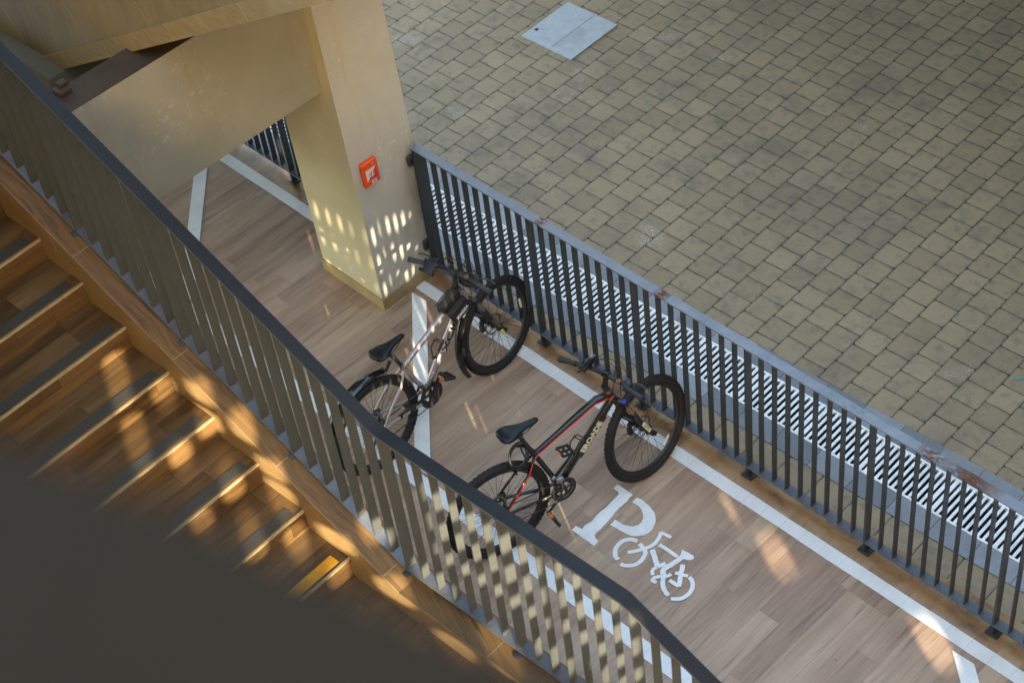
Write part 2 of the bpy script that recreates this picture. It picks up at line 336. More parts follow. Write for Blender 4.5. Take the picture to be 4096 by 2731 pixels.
# ------------------------------------------------------------------ mesh helpers
class MB:
    def __init__(s): s.v = []; s.f = []; s.sm = []
    def add(s, vs, fs, smooth=False):
        o = len(s.v); s.v += [tuple(v) for v in vs]; s.f += [tuple(i + o for i in f) for f in fs]; s.sm += [smooth] * len(fs); return s
    def hexa(s, P, smooth=False):   # 4 bottom ccw + 4 top
        return s.add(P, [(3, 2, 1, 0), (4, 5, 6, 7), (0, 1, 5, 4), (1, 2, 6, 5), (2, 3, 7, 6), (3, 0, 4, 7)], smooth)
    def box(s, x0, x1, y0, y1, z0, z1, M=None):
        P = [V(p) for p in ((x0, y0, z0), (x1, y0, z0), (x1, y1, z0), (x0, y1, z0), (x0, y0, z1), (x1, y0, z1), (x1, y1, z1), (x0, y1, z1))]
        if M is not None: P = [M @ p for p in P]
        return s.hexa(P)
    def rbox(s, sx, sy, sz, bev, M=None, seg=2):
        bm = bmesh.new(); bmesh.ops.create_cube(bm, size=1)
        bmesh.ops.scale(bm, vec=(sx, sy, sz), verts=bm.verts)
        bmesh.ops.bevel(bm, geom=bm.edges[:], offset=bev, segments=seg, profile=.5, affect='EDGES')
        M = M or Matrix(); bm.verts.index_update()
        s.add([M @ v.co for v in bm.verts], [[q.index for q in f.verts] for f in bm.faces], True); bm.free(); return s
    def tube(s, pts, r, seg=10, closed=False, sq=None, cap=True):
        pts = [V(p) for p in pts]; n = len(pts)
        rs = r if isinstance(r, (list, tuple)) else [r] * n
        up = None; rings = []
        for i, p in enumerate(pts):
            if closed: t = pts[(i + 1) % n] - pts[i - 1]
            else: t = pts[min(i + 1, n - 1)] - pts[max(i - 1, 0)]
            t.normalize()
            if up is None:
                up = V((0, 0, 1)) if abs(t.z) < .9 else V((1, 0, 0))
            a = up - t * up.dot(t)
            if a.length < 1e-5: a = t.orthogonal()
            a.normalize(); b = t.cross(a); up = a
            k = sq or (1, 1)
            rings.append([p + (a * math.cos(2 * math.pi * j / seg) * k[0] + b * math.sin(2 * math.pi * j / seg) * k[1]) * rs[i] for j in range(seg)])
        vs = [v for q in rings for v in q]; fs = []
        for i in range(n if closed else n - 1):
            i2 = (i + 1) % n
            for j in range(seg):
                j2 = (j + 1) % seg; fs.append((i * seg + j, i * seg + j2, i2 * seg + j2, i2 * seg + j))
        if not closed and cap:
            fs.append(tuple(range(seg))[::-1]); fs.append(tuple((n - 1) * seg + j for j in range(seg)))
        return s.add(vs, fs, True)
    def cyl(s, a, b, r, seg=16): return s.tube([a, b], r, seg)
    def lathe(s, prof, M, seg=48, closed=True, mod=None):
        """prof: (radius, axial) pairs revolved around local Y of M"""
        k = len(prof); vs = []
        for i in range(seg):
            t = 2 * math.pi * i / seg
            for j, (r, y) in enumerate(prof):
                if mod: r = r + mod(i, j)
                vs.append(M @ V((r * math.cos(t), y, r * math.sin(t))))
        fs = []
        for i in range(seg):
            i2 = (i + 1) % seg
            for j in range(k if closed else k - 1):
                j2 = (j + 1) % k; fs.append((i * k + j, i2 * k + j, i2 * k + j2, i * k + j2))
        return s.add(vs, fs, True)
    def prism(s, poly, z0, z1):   # flat polygon (may be concave) extruded in z
        n = len(poly); a = [V((x, y, z0)) for x, y in poly]; b = [V((x, y, z1)) for x, y in poly]
        tris = tessellate_polygon([b]); fs = [(i, (i + 1) % n, (i + 1) % n + n, i + n) for i in range(n)]
        for t in tris:
            t = list(t); p, q, r = (b[i] for i in t)
            if (q - p).cross(r - p).z < 0: t.reverse()
            fs.append(tuple(i + n for i in t))
        return s.add(a + b, fs)
    def sheet(s, poly, z):
        n = len(poly); b = [V((x, y, z)) for x, y in poly]; fs = []
        for t in tessellate_polygon([b]):
            t = list(t); p, q, r = (b[i] for i in t)
            if (q - p).cross(r - p).z < 0: t.reverse()
            fs.append(tuple(t))
        return s.add(b, fs)
    def mesh(s, name, mat):
        me = bpy.data.meshes.new(name); me.from_pydata(s.v, [], s.f)
        me.polygons.foreach_set('use_smooth', s.sm)
        if any(s.sm):
            try: me.set_sharp_from_angle(angle=R(38))
            except Exception: pass
        for m in (mat if isinstance(mat, (list, tuple)) else [mat]): me.materials.append(m)
        me.validate(); me.update(); return me
    def build(s, name, mat, parent=None, M=None):
        return link(name, s.mesh(name, mat), parent)

def link(name, me, parent=None):
    o = bpy.data.objects.new(name, me); COL.objects.link(o)
    if parent is not None: o.parent = parent
    return o
def thing(name, label, cat, loc=(0, 0, 0), rot=None, group=None):
    o = bpy.data.objects.new(name, None); COL.objects.link(o); o.location = loc
    if rot is not None: o.rotation_euler = rot
    o.empty_display_size = .1
    return tag(o, label, cat, group)
def tag(o, label, cat, group=None):
    o['label'] = label; o['category'] = cat
    if group: o['group'] = group
    return o
def struct(name, mb, mat):
    o = mb.build(name, mat); o['kind'] = 'structure'; return o
def bake_text(txt, size, ext, M, name, mat, parent, bold=0.0, sx=1.0):
    cu = bpy.data.curves.new(name, 'FONT'); cu.body = txt; cu.size = size; cu.extrude = ext; cu.offset = bold
    cu.align_x = 'CENTER'; cu.align_y = 'CENTER'; cu.resolution_u = 3
    tmp = bpy.data.objects.new(name + '_curve', cu); COL.objects.link(tmp)
    dg = bpy.context.evaluated_depsgraph_get()
    me = bpy.data.meshes.new_from_object(tmp.evaluated_get(dg))
    bpy.data.objects.remove(tmp); bpy.data.curves.remove(cu)
    me.name = name; me.transform(M @ Matrix.Diagonal((sx, 1, 1, 1))); me.materials.clear(); me.materials.append(mat)
    return link(name, me, parent)
def frame_m(o, x, y, z):
    x, y, z = V(x).normalized(), V(y).normalized(), V(z).normalized()
    m = Matrix((x, y, z)).transposed().to_4x4(); m.translation = V(o); return m

ST = R(2.2)                 # the stair is turned a little against the fence
UPT = math.atan(.5807)
ES, NS = V((math.cos(ST), math.sin(ST), 0)), V((-math.sin(ST), math.cos(ST), 0))
def S(s, w, z): return ES * s + NS * w + V((0, 0, z))
def P(x, y, z=0): return V((x * math.cos(PA) - y * math.sin(PA), x * math.sin(PA) + y * math.cos(PA), z))
M = make_mats()

def root_loc(o):
    while o.parent is not None: o = o.parent
    return o.location
def bw(mb, name, mat, parent):          # mesh given in world coordinates, stored relative to its thing
    L = root_loc(parent); mb.v = [tuple(V(v) - L) for v in mb.v]; return mb.build(name, mat, parent)
def shex(mb, s0, s1, w0, w1, zb0, zt0, zb1=None, zt1=None):
    zb1 = zb0 if zb1 is None else zb1; zt1 = zt0 if zt1 is None else zt1
    return mb.hexa([S(s0, w0, zb0), S(s1, w0, zb1), S(s1, w1, zb1), S(s0, w1, zb0), S(s0, w0, zt0), S(s1, w0, zt1), S(s1, w1, zt1), S(s0, w1, zt0)])
def phex(mb, x0, x1, y0, y1, z0, z1):
    return mb.hexa([P(x0, y0, z0), P(x1, y0, z0), P(x1, y1, z0), P(x0, y1, z0), P(x0, y0, z1), P(x1, y0, z1), P(x1, y1, z1), P(x0, y1, z1)])

# ------------------------------------------------------------------ ground
struct('ground', MB().sheet([(-150, -150), (150, -150), (150, 150), (-150, 150)], -.45), M['ground'])
e0 = [P(x, -.004) for x in (.9, 9.5)]
struct('walkway', MB().prism([(-14, -9), (9.5, -9), (e0[1].x, e0[1].y), (e0[0].x, e0[0].y), (.3, .06), (-14, .06)], -.06, 0), M['planks'])
def psheet(name, x0, x1, y0, y1, z, mat):
    q = [P(x0, y0), P(x1, y0), P(x1, y1), P(x0, y1)]
    struct(name, MB().sheet([(a.x, a.y) for a in q], z), mat)
psheet('paver_border', -14, 9.5, -.06, .207, -.024, M['paver_row'])
g = MB()
phex(g, -14, 9.5, .207, .370, -.16, -.020); phex(g, -14, 9.5, .697, .869, -.16, -.020)
struct('drain_kerb', g, M['granite'])
psheet('plaza_paving', -40, 40, .869, 60, -.024, M['paver'])
g = MB(); phex(g, -14, 9.5, .365, .700, -.30, -.17)
struct('drain_trench', g, M['pit'])
struct('earth_fill', MB().sheet([(-14, -9), (9.5, -9), (9.5, .9), (-14, .1)], -.2), M['pit'])

# painted bay lines
def line(pts):
    return pts
g = MB()
def wob(x0, x1, ya, yb, n=60):
    up = []; dn = []
    for i in range(n + 1):
        x = x0 + (x1 - x0) * i / n
        dn.append((x, ya + random.uniform(-.0022, .0022))); up.append((x, yb + random.uniform(-.0022, .0022)))
    return dn + up[::-1]
g.sheet(wob(-.19, 9.4, -.2105, -.1139, 70), .004)
g.sheet(wob(-8, -.90, -.222, -.1255, 40), .004)
g.sheet(wob(-8, 9.4, -1.479, -1.377, 90), .004)
for dx in (-2.587, 0, 4.696):
    a = [(-.179, -.257), (1.078 - .06, -1.30), (1.215, -1.355), (-.029, -.252)]
    a = [(-.179, -.257), (1.055, -1.362), (1.205, -1.356), (-.029, -.252)]
    g.sheet([(x + dx, y) for x, y in a], .004)
# torn end of the tape beside the column
g.sheet([(-.215, -.165), (-.19, -.20), (-.188, -.118), (-.205, -.10), (-.20, -.135)], .0045)
struct('bay_line', g, M['white'])
MARKS = {"polys": [[[2.185, -0.607], [2.32, -0.607], [2.32, -0.637], [2.327, -0.673], [2.325, -0.744], [2.33, -0.79], [2.344, -0.861], [2.347, -0.912], [2.351, -0.94], [2.349, -0.982], [2.356, -1.003], [2.371, -1.017], [2.406, -1.023], [2.41, -1.066], [2.215, -1.07], [2.212, -1.028], [2.264, -1.019], [2.259, -1.006], [2.255, -0.977], [2.265, -0.937], [2.254, -0.845], [2.257, -0.792], [2.249, -0.698], [2.245, -0.659], [2.229, -0.65], [2.187, -0.651]], [[2.353, -0.606], [2.386, -0.599], [2.446, -0.604], [2.492, -0.615], [2.528, -0.63], [2.56, -0.657], [2.584, -0.691], [2.599, -0.733], [2.603, -0.769], [2.592, -0.801], [2.568, -0.831], [2.538, -0.855], [2.505, -0.867], [2.471, -0.869], [2.417, -0.875], [2.372, -0.879], [2.368, -0.826], [2.403, -0.828], [2.442, -0.822], [2.475, -0.81], [2.495, -0.792], [2.508, -0.765], [2.508, -0.733], [2.495, -0.703], [2.475, -0.68], [2.447, -0.662], [2.416, -0.652], [2.385, -0.651], [2.356, -0.656]], [[2.845, -0.73], [2.889, -0.724], [2.933, -0.721], [2.948, -0.734], [2.945, -0.755], [2.918, -0.773], [2.883, -0.781], [2.865, -0.762]]], "lines": [[[[2.592, -0.864], [2.562, -0.873], [2.541, -0.89], [2.523, -0.918], [2.519, -0.953], [2.527, -0.99], [2.545, -1.019], [2.569, -1.039], [2.597, -1.049]], 0.0303], [[[2.631, -1.064], [2.657, -1.055], [2.683, -1.036], [2.705, -1.005], [2.711, -0.964], [2.705, -0.93], [2.689, -0.896], [2.66, -0.876]], 0.029], [[[2.604, -0.967], [2.629, -0.938], [2.653, -0.9], [2.676, -0.854], [2.685, -0.815], [2.682, -0.773], [2.668, -0.736], [2.655, -0.718]], 0.0266], [[[2.653, -0.718], [2.686, -0.712], [2.733, -0.705]], 0.0242], [[[2.615, -0.871], [2.654, -0.877]], 0.0278], [[[2.715, -0.795], [2.772, -0.793], [2.861, -0.792]], 0.0278], [[[2.708, -0.853], [2.743, -0.876], [2.782, -0.903], [2.816, -0.926]], 0.0351], [[[2.821, -0.931], [2.834, -0.894], [2.841, -0.878]], 0.029], [[[2.821, -0.935], [2.814, -0.959], [2.823, -0.981], [2.841, -0.996]], 0.0242], [[[2.886, -0.752], [2.884, -0.807], [2.874, -0.867], [2.864, -0.911], [2.873, -0.938], [2.899, -0.959]], 0.0363], [[[2.922, -0.917], [2.911, -0.948], [2.877, -0.982], [2.864, -1.006], [2.87, -1.029], [2.895, -1.021]], 0.0254], [[[2.905, -0.971], [2.929, -1.002], [2.959, -1.027], [2.991, -1.042], [3.016, -1.046]], 0.0303], [[[3.043, -1.056], [3.072, -1.035], [3.094, -1.004], [3.102, -0.966], [3.095, -0.926], [3.075, -0.892], [3.044, -0.868], [3.021, -0.862]], 0.029], [[[2.928, -0.816], [2.953, -0.852], [2.958, -0.873]], 0.0315], [[[2.934, -0.894], [2.97, -0.88], [3.011, -0.862]], 0.0266], [[[2.945, -0.958], [2.984, -0.958], [3.019, -0.958]], 0.0266], [[[2.976, -0.892], [2.999, -0.924], [3.019, -0.958]], 0.0315]]}
g = MB()
def rough(pts, amp=.0018, step=.012):
    out = []
    for i, a in enumerate(pts):
        b = pts[(i + 1) % len(pts)]; a_, b_ = V((a[0], a[1], 0)), V((b[0], b[1], 0))
        n = max(1, int((b_ - a_).length / step))
        for k in range(n):
            q = a_.lerp(b_, k / n); out.append((q.x + random.uniform(-amp, amp), q.y + random.uniform(-amp, amp)))
    return out
def ribbon(pts, w):
    pts = [V((x, y, 0)) for x, y in pts]; L = []; Rr = []
    fine = []
    for i in range(len(pts) - 1):
        p0, p1, p2, p3 = pts[max(i - 1, 0)], pts[i], pts[i + 1], pts[min(i + 2, len(pts) - 1)]
        for k in range(4):
            t = k / 4
            fine.append(.5 * ((2 * p1) + (p2 - p0) * t + (2 * p0 - 5 * p1 + 4 * p2 - p3) * t * t + (3 * p1 - p0 - 3 * p2 + p3) * t ** 3))
    fine.append(pts[-1])
    for i, p in enumerate(fine):
        t = (fine[min(i + 1, len(fine) - 1)] - fine[max(i - 1, 0)]).normalized(); n = V((-t.y, t.x, 0))
        L.append(p + n * (w / 2 + random.uniform(-.0015, .0015))); Rr.append(p - n * (w / 2 + random.uniform(-.0015, .0015)))
    return [(q.x, q.y) for q in Rr + L[::-1]]
for p_ in MARKS['polys']: g.sheet(rough(p_), .0045)
for i, (p_, w) in enumerate(MARKS['lines']): g.sheet(ribbon(p_, w * .95), .005 + i * .0003)
struct('bicycle_parking_marking', g, M['white'])

# ------------------------------------------------------------------ plaza furniture
mh = thing('manhole_cover', 'square pale concrete access cover set into the grey paving', 'manhole cover', P(-1.382, 2.795, -.03))
for x0, x1 in ((-1.6637, -1.350), (-1.345, -1.100)):
    g = MB(); phex(g, x0, x1, 2.504, 3.087, -.05, -.012); bw(g, 'cover_half', M['cover'], mh)
g = MB(); phex(g, -1.632, -1.600, 2.625, 2.655, -.0115, -.0095); bw(g, 'lifting_hole', M['black_ink'], mh)
grates = None
for i in range(20):
    x0 = -3.2 + i * .5
    g = MB()
    phex(g, x0 + .002, x0 + .498, .372, .387, -.04, -.014); phex(g, x0 + .002, x0 + .498, .680, .695, -.04, -.014)
    for k in range(12):
        xc = x0 + .022 + k * (.456 / 11)
        if k in (0, 11): phex(g, xc - .013, xc + .013, .387, .680, -.024, -.015)
        else: phex(g, xc - .0095, xc + .0095, .387, .680, -.022, -.015)
    c0 = P(x0 + .25, .533, -.04)
    if i == 0:
        base_me = None
    o = MB(); o.v = [tuple(V(v) - c0) for v in g.v]; o.f = g.f; o.sm = g.sm
    if i == 0: grate_me = o.mesh('drain_grate', M['grate'])
    q = link('drain_grate', grate_me); q.location = c0
    tag(q, 'white slotted drain grate panel in the channel between fence and paving', 'drain grate', 'white grate panels along the drain channel')
for (x, y, rz, sz, lab) in ((-.322, 2.451, .4, .040, 'small teal plastic scrap lying on the pavers left of the middle'),
                            (3.600, 1.801, 1.2, .10, 'curved teal plastic strip on the pavers at the right edge'),
                            (4.055, -.748, .3, .02, 'tiny teal fleck on the wood-look walkway right of the painted bicycle')):
    z = -.022 if y > 0 else .001
    g = MB(); n = 7; pts = []
    for k in range(n):
        t = k / (n - 1) - .5; pts.append(V((t * sz, .35 * sz * t * t * (3 if sz > .05 else 1), .004)))
    g.tube(pts, [sz * .05 + .002] * n, 6, sq=(.4, 1)); o = g.build('plastic_scrap', M['teal']); o.location = (x, y, z); o.rotation_euler = (0, 0, rz)
    tag(o, lab, 'litter')

# ------------------------------------------------------------------ fences beside the plaza
PITCH = .925 / 9; HZ = 1.195; BZ = .1151
def fence(name, label, xs, posts, x0, x1, wall_brackets=None):
    t = thing(name, label, 'fence', ((x0 + x1) / 2, 0, 0))
    L = t.location
    bw(MB().box(x0, x1, -.033, .033, HZ, HZ + .010), 'top_rail', M['toprail'], t)
    bw(MB().box(x0, x1, -.033, .033, BZ - .010, BZ), 'bottom_rail', M['bar'], t)
    bm_ = MB().box(-.0042, .0042, -.0215, .0215, 0, HZ - BZ).mesh('baluster', M['steel'])
    pm = MB().box(-.0075, .0075, -.027, .027, 0, HZ - BZ).box(-.0073, .0073, -.025, .025, -BZ + .012, -.0101).mesh('post', M['steel'])
    bp = MB().rbox(.085, .075, .012, .003, Matrix.Translation((0, 0, -BZ + .007))).mesh('base_plate', M['steel'])
    for x in xs: o = link('baluster', bm_, t); o.location = (x - L.x, 0, BZ)
    for x, pl in posts:
        o = link('post', pm if pl else bm_.copy(), t); o.location = (x - L.x, 0, BZ)
        if pl: q = link('base_plate', bp, o)
    for z in (wall_brackets or []):
        bw(MB().rbox(.035, .062, .085, .012, Matrix.Translation((x0 - .018, -.03, z))), 'wall_bracket', M['steel'], t)
    return t
XS = -.180
bal = []; posts = []
for i in range(0, 8):
    posts.append((.925 + .925 * i, True))
    for k in range(1, 9): bal.append(.925 + .925 * i + k * PITCH)
for k in range(1, 11): bal.append(.925 - k * PITCH)
ft = fence('metal_fence', 'long dark grey steel fence with rusty grey top rail beside the bikes', bal, posts, XS - .008, 8.0, (1.085, .30))
bw(MB().box(XS - .006, XS + .006, -.028, .028, BZ - .0101, HZ), 'end_post', M['steel'], ft)
bal = []; posts = []
for i in range(4):
    xb = -1.83 - .925 * i; posts.append((xb, True))
    for k in range(1, 9): bal.append(xb - k * PITCH)
for k in range(1, 9): bal.append(-1.83 + k * PITCH)
fence('metal_fence', 'short stretch of dark fence seen under the beam behind the column', bal, posts, -5.5, -.93)

# ------------------------------------------------------------------ column and beam
LEAN = -.036
col = thing('concrete_column', 'tall beige rendered column with tan skirting and an orange box on it', 'column', (-.535, -.22, 0))
def cpts(z, gr=0.0):
    d = LEAN * z
    return [V((-.872 + d - gr, -.495 - gr, z)), V((-.202 + d + gr, -.500 - gr, z)), V((-.202 + d + gr, .062 - .012 * z + gr, z)), V((-.872 + d - gr, .062 + gr, z))]
g = MB(); g.hexa(cpts(-.02) + cpts(3.4)); sh = bw(g, 'shaft', [M['render'], M['render_warm_lit']], col)
sh.data.polygons[2].material_index = 1  # this face gets the colour with warm bounce light painted in
g = MB()
A0, A1, B0, B1 = cpts(-.01, .012), cpts(.098, .012), None, None
g.hexa(cpts(-.01, .010) + cpts(.098, .010)); bw(g, 'skirting', M['skirt'], col)
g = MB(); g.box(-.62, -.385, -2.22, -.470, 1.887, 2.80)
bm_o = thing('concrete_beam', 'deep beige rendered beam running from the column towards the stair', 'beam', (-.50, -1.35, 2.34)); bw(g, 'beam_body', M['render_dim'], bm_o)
bw(MB().box(-.621, -.384, -2.221, -.50, 2.8005, 2.806), 'shade_cap', M['shade_brown'], bm_o)  # thin cap that paints the shade on top of the beam
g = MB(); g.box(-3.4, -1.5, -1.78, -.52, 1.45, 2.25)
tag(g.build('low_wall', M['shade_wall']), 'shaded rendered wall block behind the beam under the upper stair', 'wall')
g = MB(); g.rbox(.09, .08, .04, .006, Matrix.Translation((-.57, -2.12, 2.819)) @ Matrix.Rotation(.1, 4, 'Z')); g.rbox(.05, .06, .03, .006, Matrix.Translation((-.59, -2.10, 2.85)))
tag(g.build('ledge_block', M['shade_brown']), 'small stepped concrete ledge on top of the beam beside the dark handrail', 'ledge')

# alarm box on the column (+X face)
zc = 1.20; xf = -.202 + LEAN * zc
al = thing('alarm_box', 'orange call point box with a white and red label on the column', 'alarm box', (xf, -.371, zc))
tl = Matrix.Rotation(LEAN, 4, 'Y')
F = frame_m((0, 0, 0), (0, 1, 0), (LEAN, 0, 1), (1, 0, -LEAN))      # local x = along wall, y = up, z = out
g = MB(); g.rbox(.134, .196, .040, .011, F @ Matrix.Translation((0, 0, .020)), 3); g.build('housing', M['orange'], al)
for sx in (-1, 1):
    for sy in (-1, 1):
        g = MB(); g.tube([F @ V((sx * .052, sy * .083, .039)), F @ V((sx * .052, sy * .083, .0425))], .0055, 12); g.build('screw_cap', M['orange'], al)
def flat(pts, z, mat, name, par):
    g = MB(); n = len(pts); b = [F @ V((x, y, z)) for x, y in pts]
    g.add(b, [tuple(range(n))]); return g.build(name, mat, par)
lb = flat([(-.047, .045), (.047, .045), (.047, -.055), (-.047, -.055)], .0406, M['red'], 'label', al)
flat([(-.047, .045), (.047, .045), (-.047, -.055)], .0410, M['label_white'], 'white_triangle', lb)
def disc(r, a0, a1, n=20, r0=0.0):
    o = [(r * math.cos(a0 + (a1 - a0) * i / n), r * math.sin(a0 + (a1 - a0) * i / n) - .006) for i in range(n + 1)]
    i_ = [(r0 * math.cos(a1 - (a1 - a0) * i / n), r0 * math.sin(a1 - (a1 - a0) * i / n) - .006) for i in range(n + 1)] if r0 else []
    return o + i_
ang = math.atan2(.10, .094)
flat(disc(.0135, ang, ang + math.pi), .0414, M['red'], 'red_half_disc', lb)
flat(disc(.0135, ang + math.pi, ang + 2 * math.pi), .0414, M['label_white'], 'white_half_disc', lb)
flat(disc(.026, ang + .35, ang + math.pi - .35, 16, .018), .0413, M['pink'], 'ring_mark', lb)
flat(disc(.026, ang + math.pi + .35, ang + 2 * math.pi - .35, 16, .018), .0413, M['pink'], 'ring_mark', lb)
flat([(-.041, .041), (-.035, .041), (-.035, .034), (-.041, .034)], .0414, M['black_ink'], 'small_print', lb)
flat([(-.031, .040), (.012, .040), (.012, .037), (-.031, .037)], .0414, M['grey_ink'], 'small_print', lb)
flat([(-.030, -.049), (.026, -.049), (.026, -.053), (-.030, -.053)], .0414, M['pink'], 'small_print', lb)
flat([(.030, -.045), (.044, -.045), (.044, -.053), (.030, -.053)], .0414, M['grey_ink'], 'small_print', lb)
ic = flat([(.018, .082), (.034, .082), (.034, .066), (.018, .066)], .0406, M['grey_ink'], 'square_mark', al)
flat([(.022, .078), (.030, .078), (.030, .070), (.022, .070)], .0410, M['label_white'], 'square_centre', ic)
ns = flat([(-.010, -.060), (.030, -.060), (.030, -.088), (-.010, -.088)], .0406, M['label_white'], 'number_sticker', al)
bake_text('45', .027, .0002, F @ Matrix.Translation((.010, -.074, .0412)), 'number', M['black_ink'], ns, .0006)

# ------------------------------------------------------------------ lower staircase
RUN, RISE, S0, Z0, FL = .359, .1646, 1.686, .690, .525
SL = RISE / RUN
WI, WO = -2.478, -2.243
stair = thing('staircase', 'wood-tiled staircase with grey nosing strips descending to a landing', 'staircase', S(1.0, -3.2, 0))
for k in range(14):
    s1 = S0 - RUN * k; z = Z0 + RISE * k
    o = bw(shex(MB(), s1 - RUN, s1, -4.4, WI - .001, z - RISE - .03 if k else 0, z), 'step', M['stair_wood'], stair)
    g = shex(MB(), s1 - .104, s1 - .030, -4.3, WI - .066, z - .004, z + .0035)
    bw(g, 'nosing_strip', M['yellow_nosing'] if k == 0 else M['nosing'], o)
    g = shex(MB(), s1 - .011, s1 + .004, -4.39, WI - .002, z - .012, z + .0018)  # pale strip painting the highlight along the step edge
    bw(g, 'edge_highlight', M['step_edge'], o)
for k in range(1, 3):
    z = FL - RISE * k; s1 = 3.80 + RUN * k
    bw(shex(MB(), s1 - RUN, s1, -4.4, WI - .001, 0.0, z), 'step', M['stair_wood'], stair)
bw(shex(MB(), S0, 3.80, -4.4, WI - .001, .0, FL), 'landing', M['stair_wood'], stair)
KB = 2.10
KEND = 3.80 + .70 / SL
g = MB()
shex(g, -4.0, KB, WI, WO, .70 + SL * (KB + 4.0) - .60, .70 + SL * (KB + 4.0), .02, .70)
shex(g, KB, 3.80, WI, WO, .02, .70)
shex(g, 3.80, KEND - .12, WI, WO, .01, .70, .0, .055)
bw(g, 'kerb', M['kerb_wood'], stair)
g = MB()
shex(g, -4.0, KB, WI - .006, WI - .0005, .70 + SL * (KB + 4.0) - .50, .70 + SL * (KB + 4.0) + .0015, .20, .7015)
shex(g, KB, 3.80, WI - .006, WI - .0005, .20, .7015)
kf = bw(g, 'kerb_face', M['honey'], stair)
g = MB(); shex(g, -4.0, KB, WI - .0075, WI - .0062, .70 + SL * (KB + 4.0) - .105, .70 + SL * (KB + 4.0) - .100, .595, .600)
for s in (-1.5, -.68, .14, .96, 1.78):
    z = .70 + SL * (KB - s); shex(g, s, s + .004, WI - .0076, WI - .0062, z - .16, z)
bw(g, 'joint_line', M['fascia'], kf)
g = shex(MB(), -4.0, S0, -4.52, -4.401, Z0 + SL * (S0 + 4.0) - .6, Z0 + SL * (S0 + 4.0) + .75, 0, Z0 + .75); shex(g, S0, 3.8, -4.52, -4.401, 0, FL + .75)  # unseen wall added to cut the ambient light on the stair
bw(g, 'shading_side_wall', M['kerb_wood'], stair)
# railing on the kerb
rail = thing('stair_railing', 'taupe flat-bar stair railing under a broad dark handrail with two bends', 'railing', S(1.0, -2.32, 0))
RZ, RB, K1r, K2r, K1b = 1.918, .757, 2.04, 3.764, 2.03
SE = 4.75
def rz(s): return RZ + SL * max(0, K1r - s) - SL * max(0, s - K2r)
def bz(s): return RB + SL * max(0, K1b - s) - SL * max(0, s - K2r)
def strip(mb, w0, w1, t0, t1, ks):
    """one continuous bar through the stations ks = [(s, z)]"""
    n = len(ks); vs = []
    for s, z in ks: vs += [S(s, w0, z + t0), S(s, w1, z + t0), S(s, w1, z + t1), S(s, w0, z + t1)]
    fs = [(0, 1, 2, 3), tuple(4 * (n - 1) + j for j in (3, 2, 1, 0))]
    for i in range(n - 1):
        for j in range(4):
            j2 = (j + 1) % 4; fs.append((4 * i + j2, 4 * i + j, 4 * i + 4 + j, 4 * i + 4 + j2))
    return mb.add(vs, fs)
ks = [(-4.0, rz(-4.0)), (1.93, rz(1.93)), (2.0, rz(2.0) - .003), (2.06, RZ + .004), (2.13, RZ), (K2r, RZ), (SE, rz(SE))]
bw(strip(MB(), -2.360, -2.283, 0, .012, ks), 'handrail', M['rail'], rail)
ks = [(-4.0, bz(-4.0)), (K1b, RB), (K2r, RB), (SE, bz(SE))]
bw(strip(MB(), -2.360, -2.280, -.010, 0, ks), 'bottom_bar', M['bar'], rail)
bw(strip(MB(), -2.3622, -2.3602, -.001, .0105, [(-4.0, rz(-4.0)), (1.93, rz(1.93)), (2.0, rz(2.0) - .003), (2.06, RZ + .004), (2.13, RZ), (K2r, RZ), (SE, rz(SE))]), 'handrail_lip', M['taupe'], rail)
L = root_loc(rail)
# local axes of the turned stair for repeated bars
Rz = Matrix.Rotation(ST, 4, 'Z')
def bar_mesh(name, th, dp, sl):
    h = th / 2; d = dp / 2; H = RZ - RB
    a = [V((-h, -d, sl * h)), V((h, -d, -sl * h)), V((h, d, -sl * h)), V((-h, d, sl * h))]
    b = [V((-h, -d, H + sl * h)), V((h, -d, H - sl * h)), V((h, d, H - sl * h)), V((-h, d, H + sl * h))]
    return MB().hexa([Rz @ p for p in a + b]).mesh(name, M['taupe'])
bm_s, bm_l = bar_mesh('baluster', .007, .057, SL), bar_mesh('baluster', .007, .050, 0)
pm_s, pm_l = bar_mesh('post', .012, .068, SL), bar_mesh('post', .012, .068, 0)
bpm = MB().rbox(.042, .070, .010, .003, Rz).mesh('base_plate', M['steel'])
ftm = MB().box(-.006, .006, -.03, .03, -.065, -.0102, Rz).mesh('foot', M['steel'])
for i in range(-48, 22):
    s = 2.053 + .1255 * i
    if s < -4 or s > SE: continue
    slope = s < K1b - .02 or s > K2r + .02
    is_post = i % 7 == 0
    o = link('post' if is_post else 'baluster', (pm_s if slope else pm_l) if is_post else (bm_s if slope else bm_l), rail)
    b0 = bz(s); o.location = S(s, -2.32, b0) - L
    dz = (rz(s) - b0) / (RZ - RB)
    if abs(dz - 1) > .0005: o.scale = (1, 1, dz)
    if is_post:
        zk = .70 + SL * max(0, KB - s) - SL * max(0, s - 3.8)
        q = link('base_plate', bpm, o); q.location = NS * -.030 + V((0, 0, (zk + .005) - b0)); q.rotation_euler = (0, math.atan(SL) if slope else 0, 0)
        link('foot', ftm, o)

